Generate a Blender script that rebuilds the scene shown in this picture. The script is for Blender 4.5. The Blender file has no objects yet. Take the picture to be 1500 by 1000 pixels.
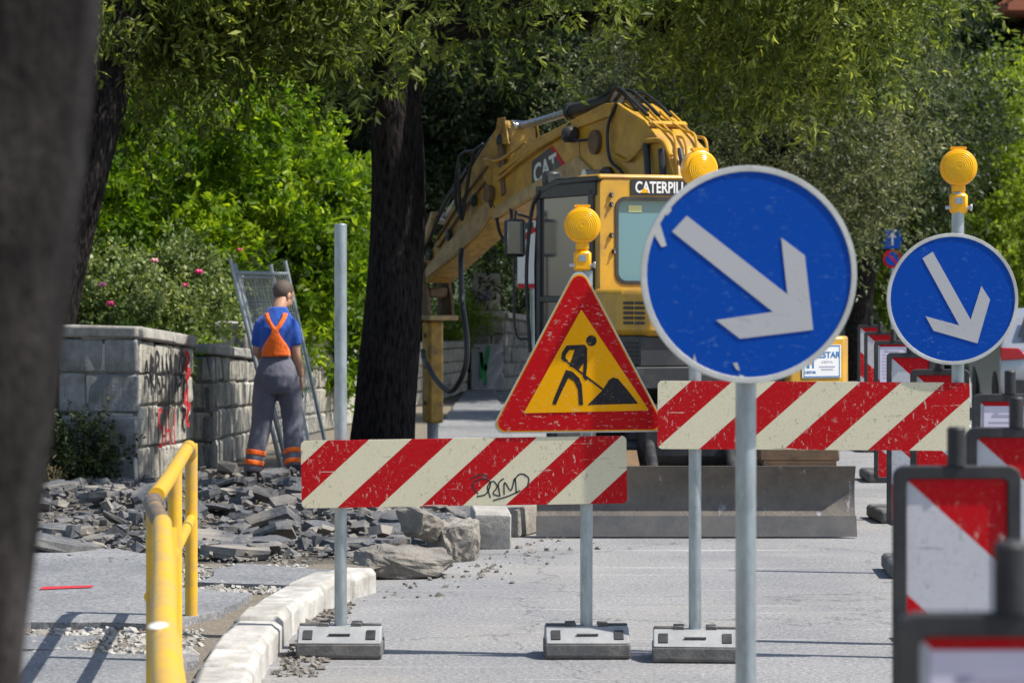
import bpy, bmesh, math, random
import numpy as np
from mathutils import Vector, Matrix, noise as mnoise

# ------------------------------------------------------------------ camera, sky, sun, exposure
SC = bpy.context.scene
COL = SC.collection
F = 1500 * 100 / 36.0          # focal length in photograph pixels
HZ = 421.0                     # row of the horizon
CAMH = 1.71                    # eye height
cam_d = bpy.data.cameras.new('camera'); cam = bpy.data.objects.new('camera', cam_d); COL.objects.link(cam)
cam.location = (0, 0, CAMH); cam.rotation_euler = (math.radians(90), 0, 0)
cam_d.lens = 100; cam_d.sensor_width = 36; cam_d.sensor_fit = 'HORIZONTAL'
cam_d.shift_y = -(500 - HZ) / 1500.0
cam_d.clip_start = 0.1; cam_d.clip_end = 3000
cam_d.dof.use_dof = True; cam_d.dof.focus_distance = 15.5; cam_d.dof.aperture_fstop = 6.3
SC.camera = cam

SUN = Vector((0.58, -0.12, 0.80)).normalized()
sun_d = bpy.data.lights.new('sun', 'SUN'); sun = bpy.data.objects.new('sun', sun_d); COL.objects.link(sun)
sun_d.energy = 5.0; sun_d.angle = math.radians(0.53); sun_d.color = (1.0, 0.955, 0.88)
sun.rotation_euler = SUN.to_track_quat('Z', 'Y').to_euler(); sun.location = (6, -4, 12)
w = bpy.data.worlds.new('World'); SC.world = w; w.use_nodes = True
nt = w.node_tree; bg = nt.nodes['Background']
sky = nt.nodes.new('ShaderNodeTexSky'); sky.sky_type = 'NISHITA'; sky.sun_disc = False
sky.sun_elevation = math.asin(SUN.z); sky.sun_rotation = math.atan2(SUN.x, SUN.y)
nt.links.new(sky.outputs[0], bg.inputs[0]); bg.inputs[1].default_value = 0.125
SC.view_settings.view_transform = 'Standard'; SC.view_settings.look = 'None'
SC.view_settings.exposure = 0.5; SC.view_settings.gamma = 1
SC.view_settings.use_curve_mapping = False
SC.render.engine = 'CYCLES'
SC.cycles.max_bounces = 6; SC.cycles.diffuse_bounces = 3; SC.cycles.glossy_bounces = 3
SC.cycles.transmission_bounces = 4; SC.cycles.transparent_max_bounces = 6
SC.cycles.use_denoising = True

random.seed(7); RNG = np.random.default_rng(11)
def at(px, py, Y): return Vector(((px - 750) / F * Y, Y, CAMH - (py - HZ) / F * Y))
def gx(px, Y): return (px - 750) / F * Y

# ------------------------------------------------------------------ helpers
def lin(r, g, b):
    f = lambda c: (c / 255 / 12.92) if c / 255 <= 0.04045 else ((c / 255 + 0.055) / 1.055) ** 2.4
    return (f(r), f(g), f(b), 1)
class N:
    """small node-graph helper"""
    def __init__(s, name):
        s.m = bpy.data.materials.new(name); s.m.use_nodes = True; s.t = s.m.node_tree
        s.b = s.t.nodes['Principled BSDF']; s.out = s.t.nodes['Material Output']
    def n(s, typ, **kw):
        x = s.t.nodes.new(typ)
        for k, v in kw.items(): setattr(x, k, v)
        return x
    def l(s, a, b): s.t.links.new(a, b)
    def coord(s, kind='Object', scale=(1, 1, 1), rnd=False):
        tc = s.n('ShaderNodeTexCoord'); mp = s.n('ShaderNodeMapping'); mp.inputs['Scale'].default_value = scale
        s.l(tc.outputs[kind], mp.inputs['Vector'])
        if rnd:
            oi = s.n('ShaderNodeObjectInfo'); mu = s.math('MULTIPLY', oi.outputs['Random'], 37.0)
            s.l(mu, mp.inputs['Location'])
        return mp.outputs[0]
    def noise(s, vec, scale, detail=4, rough=0.55, out=0):
        x = s.n('ShaderNodeTexNoise'); x.inputs['Scale'].default_value = scale
        x.inputs['Detail'].default_value = detail; x.inputs['Roughness'].default_value = rough
        s.l(vec, x.inputs['Vector']); return x.outputs[out]
    def ramp(s, fac, stops):
        x = s.n('ShaderNodeValToRGB'); r = x.color_ramp
        while len(r.elements) > 1: r.elements.remove(r.elements[-1])
        r.elements[0].position = stops[0][0]; r.elements[0].color = stops[0][1]
        for p, c in stops[1:]:
            e = r.elements.new(p); e.color = c
        s.l(fac, x.inputs[0]); return x.outputs[0]
    def step(s, fac, a, b):
        x = s.n('ShaderNodeMapRange'); x.inputs[1].default_value = a; x.inputs[2].default_value = b
        s.l(fac, x.inputs[0]); return x.outputs[0]
    def math(s, op, a, b=None, c=None):
        x = s.n('ShaderNodeMath', operation=op)
        for i, v in enumerate((a, b, c)):
            if v is None: continue
            if isinstance(v, (int, float)): x.inputs[i].default_value = v
            else: s.l(v, x.inputs[i])
        return x.outputs[0]
    def mix(s, fac, a, b, blend='MIX'):
        x = s.n('ShaderNodeMix', data_type='RGBA', blend_type=blend)
        for i, v in ((0, fac), (6, a), (7, b)):
            if isinstance(v, (int, float)): x.inputs[i].default_value = v
            elif isinstance(v, tuple): x.inputs[i].default_value = v
            else: s.l(v, x.inputs[i])
        return x.outputs[2]
    def bump(s, h, strength=0.4, dist=0.01):
        x = s.n('ShaderNodeBump'); x.inputs['Strength'].default_value = strength; x.inputs['Distance'].default_value = dist
        s.l(h, x.inputs['Height']); s.l(x.outputs[0], s.b.inputs['Normal'])
    def col(s, c):
        if isinstance(c, tuple): s.b.inputs['Base Color'].default_value = c
        else: s.l(c, s.b.inputs['Base Color'])
    def set(s, **kw):
        for k, v in kw.items():
            k = k.replace('_', ' ')
            if isinstance(v, (int, float, tuple)): s.b.inputs[k].default_value = v
            else: s.l(v, s.b.inputs[k])
        return s
def c3(r, g, b): return (r, g, b, 1)
def weathered(name, base, dirt, rough=0.55, metal=0.0, scale=6, amount=0.45, bump=0.15, fine=60, rnd=True):
    n = N(name); v = n.coord('Object', rnd=rnd)
    a = n.noise(v, scale, 6, 0.65); b = n.noise(v, fine, 3)
    f = n.step(a, 0.62 - amount * 0.5, 0.75)
    col = n.mix(f, base, dirt)
    col = n.mix(n.math('MULTIPLY', n.step(b, 0.55, 0.8), 0.35), col, dirt)
    n.col(col); n.set(Metallic=metal)
    n.l(n.math('MULTIPLY_ADD', a, 0.35, rough - 0.17), n.b.inputs['Roughness'])
    n.bump(b, bump, 0.004); return n.m
M = {}
def stone(name, c1, c2, streak=0.0, bump=0.8):
    n = N(name); v = n.coord('Object', rnd=True)
    a = n.noise(v, 5, 7, 0.7); b = n.noise(v, 38, 5, 0.7)
    oi = n.n('ShaderNodeObjectInfo')
    base = n.mix(oi.outputs['Random'], c1, c2)
    dark = n.mix(1.0, base, c3(0.45, 0.43, 0.40), 'MULTIPLY')
    col = n.mix(n.step(a, 0.38, 0.72), base, dark)
    col = n.mix(n.math('MULTIPLY', n.step(b, 0.58, 0.75), 0.5), col, c3(0.07, 0.065, 0.06))
    h = n.math('ADD', a, n.math('MULTIPLY', b, 0.5))
    if streak:
        vs = n.coord('Object', scale=(1, 1, 0.09), rnd=True); st = n.noise(vs, 17, 4, 0.6)
        col = n.mix(n.math('MULTIPLY', n.step(st, 0.5, 0.66), streak), col, c3(0.06, 0.06, 0.055))  # dark upright streaks paint the shading of raking sun into the stone
        h = n.math('ADD', h, n.math('MULTIPLY', st, 1.4))
    n.col(col); n.set(Roughness=0.9); n.bump(h, bump, 0.03); return n.m

# asphalt, road
def asphalt(name, c1, c2, streaks=False, rnd=False):
    n = N(name); v = n.coord('Object', rnd=rnd)
    a = n.noise(v, 0.9, 6, 0.6); g = n.noise(v, 140, 3, 0.7)
    col = n.mix(n.step(a, 0.35, 0.68), c1, c2)
    g2 = n.noise(v, 42, 4, 0.75); col = n.mix(n.step(g2, 0.42, 0.66), n.mix(1.0, col, c3(.62, .62, .63), 'MULTIPLY'), n.mix(1.0, col, c3(1.3, 1.3, 1.28), 'MULTIPLY'))
    col = n.mix(n.step(g, 0.45, 0.75), col, n.mix(1.0, col, c3(1.7, 1.7, 1.7), 'MULTIPLY'))
    col = n.mix(n.step(g, 0.5, 0.22), col, n.mix(1.0, col, c3(0.45, 0.45, 0.45), 'MULTIPLY'))
    if streaks:
        vs = n.coord('Object', scale=(0.22, 3.2, 1)); st = n.noise(vs, 2.2, 5, 0.62)
        col = n.mix(n.math('MULTIPLY', n.step(st, 0.60, 0.70), 0.45), col, c3(0.46, 0.45, 0.43))
        du = n.noise(v, .55, 7, .65); col = n.mix(n.math('MULTIPLY', n.step(du, .5, .72), .4), col, c3(.33, .295, .24))
        cr = n.n('ShaderNodeTexVoronoi', feature='DISTANCE_TO_EDGE'); cr.inputs['Scale'].default_value = .42; wv = n.noise(v, 2.5, 4, .6, out=1); wm = n.n('ShaderNodeVectorMath', operation='MULTIPLY_ADD'); n.l(wv, wm.inputs[0]); wm.inputs[1].default_value = (.8, .8, .8); n.l(v, wm.inputs[2]); n.l(wm.outputs[0], cr.inputs['Vector'])
        col = n.mix(n.math('MULTIPLY', n.step(cr.outputs[0], .006, .002), .55), col, c3(.05, .05, .05))
        vs2 = n.coord('Object', scale=(0.5, 5, 1)); st2 = n.noise(vs2, 1.7, 6, 0.7)
        col = n.mix(n.math('MULTIPLY', n.step(st2, 0.62, 0.78), 0.5), col, c3(0.06, 0.06, 0.06))
    n.col(col); n.set(Roughness=0.88); n.bump(g, 0.6, 0.006); return n.m
M['road'] = asphalt('road_asphalt', c3(0.20, 0.20, 0.205), c3(0.275, 0.27, 0.265), True)
M['walk'] = asphalt('footway_asphalt', c3(0.15, 0.155, 0.165), c3(0.25, 0.25, 0.25))
M['slab'] = asphalt('broken_asphalt', c3(0.06, 0.064, 0.072), c3(0.135, 0.14, 0.15), rnd=True)
def dusted(mat):
    t = mat.node_tree; b = t.nodes['Principled BSDF']; src = b.inputs['Base Color'].links[0].from_socket
    oi = t.nodes.new('ShaderNodeObjectInfo'); ge = t.nodes.new('ShaderNodeNewGeometry'); sx = t.nodes.new('ShaderNodeSeparateXYZ'); t.links.new(ge.outputs['Position'], sx.inputs[0])
    no = t.nodes.new('ShaderNodeTexNoise'); no.inputs['Scale'].default_value = 4.0; no.inputs['Detail'].default_value = 6; t.links.new(ge.outputs['Position'], no.inputs['Vector'])
    r = t.nodes.new('ShaderNodeMapRange'); r.inputs[1].default_value = .42; r.inputs[2].default_value = .68; r.inputs[4].default_value = 1.0; t.links.new(no.outputs[0], r.inputs[0])
    m2 = t.nodes.new('ShaderNodeMath'); m2.operation = 'MULTIPLY'; t.links.new(r.outputs[0], m2.inputs[0]); t.links.new(oi.outputs['Random'], m2.inputs[1])
    mx = t.nodes.new('ShaderNodeMix'); mx.data_type = 'RGBA'; t.links.new(m2.outputs[0], mx.inputs[0]); t.links.new(src, mx.inputs[6]); mx.inputs[7].default_value = (.30, .265, .215, 1); t.links.new(mx.outputs[2], b.inputs['Base Color'])
dusted(M['slab'])
n = N('soil'); v = n.coord(); a = n.noise(v, 2.5, 8, 0.7); b = n.noise(v, 60, 4, 0.7)
n.col(n.mix(n.step(b, .4, .7), n.mix(a, c3(.10, .075, .05), c3(.20, .165, .12)), c3(.30, .27, .22))); n.set(Roughness=.95); n.bump(b, .9, .02); M['soil'] = n.m
n = N('garden_soil'); v = n.coord(); a = n.noise(v, 3, 6, .7); n.col(n.mix(a, c3(.03, .04, .02), c3(.07, .07, .035))); n.set(Roughness=.95); M['bed'] = n.m
M['kerb'] = stone('kerb_stone_white', c3(.44, .42, .38), c3(.54, .52, .48), bump=.35)
M['lime'] = stone('limestone', c3(.46, .43, .36), c3(.58, .55, .48), streak=.75, bump=1.0)
M['lime_grey_shade'] = stone('limestone_grey_shade', c3(.25, .26, .26), c3(.36, .35, .33), streak=.25, bump=.9)  # grey walls, and a darker copy of limestone painting shade on wall ends
M['coping'] = stone('coping_stone', c3(.36, .34, .31), c3(.46, .44, .40), bump=.6)
M['mortar'] = stone('wall_core', c3(.16, .15, .13), c3(.2, .19, .17))
M['rock'] = stone('rock', c3(.22, .20, .175), c3(.34, .31, .27), bump=1.0)
# metals / plastics
def galv(name, base, rough=.42):
    n = N(name); v = n.coord('Object', scale=(1, 1, .35), rnd=True); a = n.noise(v, 22, 5, .7); b = n.noise(v, 5, 3)
    n.col(n.mix(n.step(a, .35, .7), base, tuple(x * .62 for x in base[:3]) + (1,))); n.set(Metallic=.75)
    n.l(n.math('MULTIPLY_ADD', b, .3, rough - .1), n.b.inputs['Roughness']); n.bump(a, .08, .002); return n.m
M['galv'] = galv('galvanised_steel', c3(.40, .45, .47))
M['steel'] = galv('bright_steel', c3(.58, .60, .62), .3)
M['black'] = weathered('black_plastic', c3(.018, .018, .02), c3(.06, .058, .055), .5, amount=.35)
M['rubber'] = weathered('rubber', c3(.016, .016, .017), c3(.07, .062, .05), .8, amount=.5)
M['hose'] = weathered('hose_rubber', c3(.014, .014, .015), c3(.035, .033, .03), .45, amount=.3)
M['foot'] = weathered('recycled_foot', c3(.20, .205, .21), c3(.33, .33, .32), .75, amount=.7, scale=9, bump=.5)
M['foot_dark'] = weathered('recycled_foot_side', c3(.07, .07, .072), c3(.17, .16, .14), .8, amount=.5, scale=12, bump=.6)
M['frame'] = weathered('delineator_frame', c3(.012, .013, .016), c3(.04, .04, .04), .6, amount=.3)
M['catyellow'] = weathered('machine_yellow', c3(.56, .30, .018), c3(.32, .18, .05), .42, amount=.42, scale=5, bump=.08)
M['dusty_sunlit'] = weathered('dusty_sunlit_yellow', c3(.55, .38, .17), c3(.26, .18, .10), .75, amount=.6, scale=7, bump=.2)  # dusty paint; its pale tone also stands for sunlight on the boom
M['rusty'] = weathered('rusty_steel', c3(.20, .12, .06), c3(.09, .06, .04), .75, amount=.6, scale=9, bump=.4)
M['chip'] = weathered('chipped_yellow', c3(.58, .33, .03), c3(.16, .10, .055), .6, amount=.6, scale=9, bump=.3)
M['railyellow'] = weathered('rail_yellow', c3(.72, .40, .012), c3(.40, .27, .10), .42, amount=.42, scale=8, bump=.15)
M['railworn'] = weathered('rail_worn', c3(.085, .07, .068), c3(.45, .27, .05), .65, amount=.28, scale=11, bump=.3)
n = N('blade_steel'); v = n.coord(); a = n.noise(v, 3.5, 8, .72); b = n.noise(v, 25, 6, .75); s_ = n.noise(n.coord('Object', scale=(1, 1, .25)), 11, 5, .7)
cc = n.mix(n.step(a, .3, .7), c3(.085, .075, .066), c3(.19, .16, .13)); cc = n.mix(n.step(s_, .62, .72), cc, c3(.34, .33, .36)); cc = n.mix(n.math('MULTIPLY', n.step(b, .6, .75), .6), cc, c3(.25, .22, .19))
n.col(cc); n.set(Roughness=.6, Metallic=.3); n.bump(b, .5, .01); M['blade'] = n.m
M['edge'] = weathered('cutting_edge', c3(.07, .07, .072), c3(.12, .11, .10), .55, .4, scale=5, amount=.5, bump=.3)
# sign faces: one worn-film shader used for every printed colour
def signface(name, col, wear=c3(.55, .54, .50), amt=.5, rough=.32, chips=.6):
    n = N(name); v = n.coord('Object', rnd=False)
    big = n.noise(v, 3, 4); sc = n.noise(n.coord('Object', scale=(1, 1, 2.6)), 26, 5, .75); ch = n.noise(v, 75, 4, .72)
    spots = n.math('MULTIPLY', n.step(sc, .595, .62), n.step(big, .40, .58))
    blot = n.step(n.noise(v, 6.5, 3), .42, .62); chip = n.math('MULTIPLY', n.math('MULTIPLY', n.step(ch, .635, .655), chips), blot)
    c = n.mix(n.math('MULTIPLY', big, .25), col, n.mix(1.0, col, c3(.6, .6, .6), 'MULTIPLY'))
    c = n.mix(n.math('MULTIPLY', spots, amt), c, wear); c = n.mix(chip, c, wear)
    dirt = n.noise(v, 190, 2); c = n.mix(n.math('MULTIPLY', n.step(dirt, .62, .8), .18), c, c3(.08, .07, .06))
    n.col(c); n.l(n.math('MULTIPLY_ADD', big, .25, rough), n.b.inputs['Roughness']); n.bump(spots, .15, .001)
    n.b.inputs['Specular IOR Level'].default_value = .12
    return n
M['blue'] = signface('sign_blue', c3(.0, .058, .36), c3(.14, .28, .48), .28, chips=.3).m
M['arrow'] = signface('sign_white', c3(.46, .46, .47), c3(.26, .26, .27), .35).m
M['red'] = signface('sign_red', c3(.48, .004, .008), c3(.60, .40, .33), .8).m
M['amber'] = signface('sign_amber', c3(.85, .38, .0), c3(.62, .50, .34), .35).m
M['ink'] = signface('sign_black', c3(.025, .025, .028), c3(.45, .28, .05), .45, chips=.3).m
M['signback'] = weathered('sign_metal', c3(.45, .45, .44), c3(.3, .29, .27), .5, .5)
M['rim'] = weathered('sign_rim', c3(.60, .60, .57), c3(.36, .35, .32), .45, .3, amount=.5)
def striped(name, a, slope, phase, period, duty, ca, cb):
    """printed diagonal stripes across a board, worn and scratched"""
    n = N(name); tc = n.n('ShaderNodeTexCoord'); sx = n.n('ShaderNodeSeparateXYZ'); n.l(tc.outputs['Object'], sx.inputs[0])
    u = n.math('DIVIDE', n.math('ADD', n.math('MULTIPLY_ADD', sx.outputs['Z'], slope, -phase), n.math('MULTIPLY', sx.outputs['X'], a)), period)
    fr = n.math('FRACT', u); st = n.math('LESS_THAN', fr, duty)
    v = tc.outputs['Object']; big = n.noise(v, 3.2, 4)
    sc = n.noise(n.coord('Object', scale=(2.4, 1, 1)), 24, 6, .78); ch = n.noise(v, 62, 5, .75); ln = n.noise(n.coord('Object', scale=(.25, 1, 3.2)), 17, 5, .75)
    c = n.mix(st, cb, ca)
    wearc = n.mix(st, c3(.24, .22, .17), c3(.66, .60, .50))
    wear = n.math('MAXIMUM', n.math('MULTIPLY', n.step(sc, .60, .62), n.step(big, .40, .55)), n.math('MAXIMUM', n.math('MULTIPLY', n.step(ch, .63, .65), n.step(n.noise(v, 5.5, 3), .42, .60)), n.step(ln, .655, .665)))
    c = n.mix(n.math('MULTIPLY', wear, .8), c, wearc)
    g = n.noise(v, 120, 3); c = n.mix(n.math('MULTIPLY', n.step(g, .52, .8), .3), c, c3(.16, .14, .10))
    c = n.mix(n.math('MULTIPLY', big, .3), c, n.mix(1.0, c, c3(.6, .58, .52), 'MULTIPLY'))
    n.col(c); n.set(Roughness=.5); n.b.inputs['Specular IOR Level'].default_value = .12; n.bump(wear, .2, .001); return n.m
M['pole_dark'] = M['frame']
n = N('amber_lens'); v = n.coord(); n.col(c3(.95, .50, .0)); n.set(Roughness=.22, Transmission_Weight=.2, IOR=1.45, Subsurface_Weight=.0); M['lens'] = n.m
n = N('amber_housing'); n.col(c3(.88, .40, .0)); n.set(Roughness=.3); M['lampbody'] = n.m
n = N('dark_glass'); n.col(c3(.02, .025, .028)); n.set(Roughness=.06, IOR=1.5, Coat_Weight=.4); M['glassdark'] = n.m
n = N('cab_glass'); n.col(c3(.11, .235, .28)); n.set(Roughness=.05, IOR=1.6); M['cabglass'] = n.m
n = N('door_glass'); v = n.coord(); n.col(c3(.09, .085, .075)); n.set(Roughness=.12); M['doorglass'] = n.m
n = N('mirror'); n.col(c3(.7, .72, .74)); n.set(Metallic=1.0, Roughness=.04); M['mirror'] = n.m
def plain(name, c, rough=.6, metal=0.0):
    n = N(name); v = n.coord('Object', rnd=True); a = n.noise(v, 9, 5)
    n.col(n.mix(n.math('MULTIPLY', a, .45), c, tuple(x * .6 for x in c[:3]) + (1,))); n.set(Roughness=rough, Metallic=metal); return n.m
M['paper'] = plain('paper', c3(.62, .58, .70), .8)
M['white'] = plain('white_print', c3(.78, .78, .77), .5)
M['printblue'] = plain('blue_print', c3(.02, .16, .42), .5)
M['printgrey'] = plain('grey_print', c3(.36, .34, .45), .7)
M['decalblack'] = plain('decal_black', c3(.02, .02, .022), .4)
M['redpaint'] = plain('red_paint', c3(.5, .02, .03), .7)
M['blackpaint'] = plain('black_paint', c3(.02, .02, .022), .7)
M['greenpaint'] = plain('green_paint', c3(.02, .3, .1), .7)
M['silver'] = plain('car_silver', c3(.46, .47, .49), .3, .6)
M['taillight'] = plain('tail_light', c3(.45, .01, .02), .2)
def cloth(name, c1, c2, sc=9, bump=.5):
    n = N(name); v = n.coord(); a = n.noise(n.coord('Object', scale=(1.3, 1.3, .8)), sc, 4, .55); b = n.noise(v, 240, 2)
    n.col(n.mix(n.step(a, .35, .65), c1, c2)); n.set(Roughness=.9, Sheen_Weight=.2); n.bump(n.math('ADD', a, n.math('MULTIPLY', b, .12)), bump, .05); return n.m
M['shirt'] = cloth('blue_cotton', c3(.008, .06, .33), c3(.012, .085, .42))
M['trouser'] = cloth('grey_work_cloth', c3(.085, .085, .115), c3(.125, .125, .16), 7)
M['orange'] = cloth('orange_cloth', c3(.85, .12, .004), c3(.92, .16, .008), 14, .4)
n = N('skin'); v = n.coord(); a = n.noise(v, 20, 4); n.col(n.mix(a, c3(.42, .22, .14), c3(.52, .29, .19))); n.set(Roughness=.5, Subsurface_Weight=.1); M['skin'] = n.m
n = N('hair'); v = n.coord(); a = n.noise(v, 220, 3); n.col(n.mix(a, c3(.045, .032, .025), c3(.14, .10, .078))); n.set(Roughness=.7); n.bump(a, .8, .004); M['hair'] = n.m
def bark(name, c1, c2, sc=1.0):
    n = N(name); v = n.coord('Object', scale=(1, 1, .22)); a = n.noise(v, 26 * sc, 6, .7); b = n.noise(n.coord(), 3, 5, .6); vo = n.n('ShaderNodeTexVoronoi'); vo.inputs['Scale'].default_value = 20 * sc; n.l(v, vo.inputs['Vector'])
    f = n.math('MULTIPLY', n.step(a, .3, .7), n.step(vo.outputs[0], .1, .5))
    n.col(n.mix(n.step(b, .35, .7), n.mix(f, c2, c1), n.mix(1.0, n.mix(f, c2, c1), c3(2.2, 2.1, 2.0) if sc < 1 else c3(1.3, 1.3, 1.3), 'MULTIPLY'))); n.set(Roughness=.95); n.b.inputs['Specular IOR Level'].default_value = .08; n.bump(n.math('ADD', a, vo.outputs[0]), 1.0, .05); return n.m
M['bark_dark'] = bark('bark_dark', c3(.050, .042, .040), c3(.006, .0055, .0058), 1.6)
M['bark_grey'] = bark('bark_grey', c3(.042, .039, .039), c3(.008, .0075, .0078), .5)
n = N('bark_mottled'); v = n.coord('Object', scale=(1, 1, .55)); a = n.noise(v, 8, 5, .6); b = n.noise(n.coord('Object', scale=(1, 1, .3)), 40, 5, .7); g = n.noise(n.coord(), 2.2, 3, .5)
n.col(n.mix(n.step(b, .3, .7), n.mix(n.math('MULTIPLY', n.step(a, .38, .66), n.step(g, .35, .6)), c3(.012, .0105, .0105), c3(.15, .135, .13)), c3(.03, .026, .025))); n.set(Roughness=.95); n.b.inputs['Specular IOR Level'].default_value = .08; n.bump(n.math('ADD', a, b), 1.0, .06); M['bark_grey2'] = n.m
def leafmat(name, c1, c2, c3_, trans=.35, rough=.45):
    n = N(name); at_ = n.n('ShaderNodeAttribute', attribute_name='lv')
    col = n.ramp(at_.outputs['Fac'], [(0, c1), (.55, c2), (.97, c3_)])
    n.col(col); n.set(Roughness=rough); n.b.inputs['Specular IOR Level'].default_value = .22
    tr = n.n('ShaderNodeBsdfTranslucent'); n.l(n.mix(1.0, col, c3(1.5, 1.5, .6), 'MULTIPLY'), tr.inputs[0])
    mx = n.n('ShaderNodeMixShader'); mx.inputs[0].default_value = trans; n.l(n.b.outputs[0], mx.inputs[1]); n.l(tr.outputs[0], mx.inputs[2]); n.l(mx.outputs[0], n.out.inputs[0]); return n.m
M['oak'] = leafmat('holm_oak_leaf', c3(.03, .05, .012), c3(.115, .155, .035), c3(.38, .42, .10), .45)
M['oakgrey'] = leafmat('grey_oak_leaf', c3(.03, .045, .022), c3(.11, .13, .065), c3(.34, .34, .18), .3)
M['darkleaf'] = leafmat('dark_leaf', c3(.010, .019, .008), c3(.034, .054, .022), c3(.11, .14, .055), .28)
M['bright'] = leafmat('laurel_leaf', c3(.022, .052, .004), c3(.11, .20, .010), c3(.38, .48, .03), .5)
M['limeleaf'] = leafmat('lime_leaf', c3(.07, .11, .015), c3(.19, .27, .035), c3(.36, .42, .06), .45)
M['roseleaf'] = leafmat('rose_leaf', c3(.03, .055, .015), c3(.13, .185, .055), c3(.42, .46, .24), .35)
M['grassleaf'] = leafmat('grass_leaf', c3(.08, .15, .02), c3(.15, .24, .03), c3(.22, .30, .05), .4)
M['dryleaf'] = leafmat('dry_leaf', c3(.12, .09, .05), c3(.2, .15, .08), c3(.28, .22, .12), .2)
M['petal'] = plain('petal', c3(.75, .05, .22), .6)
M['petal_pale'] = plain('petal_pale', c3(.75, .30, .38), .6)

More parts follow.
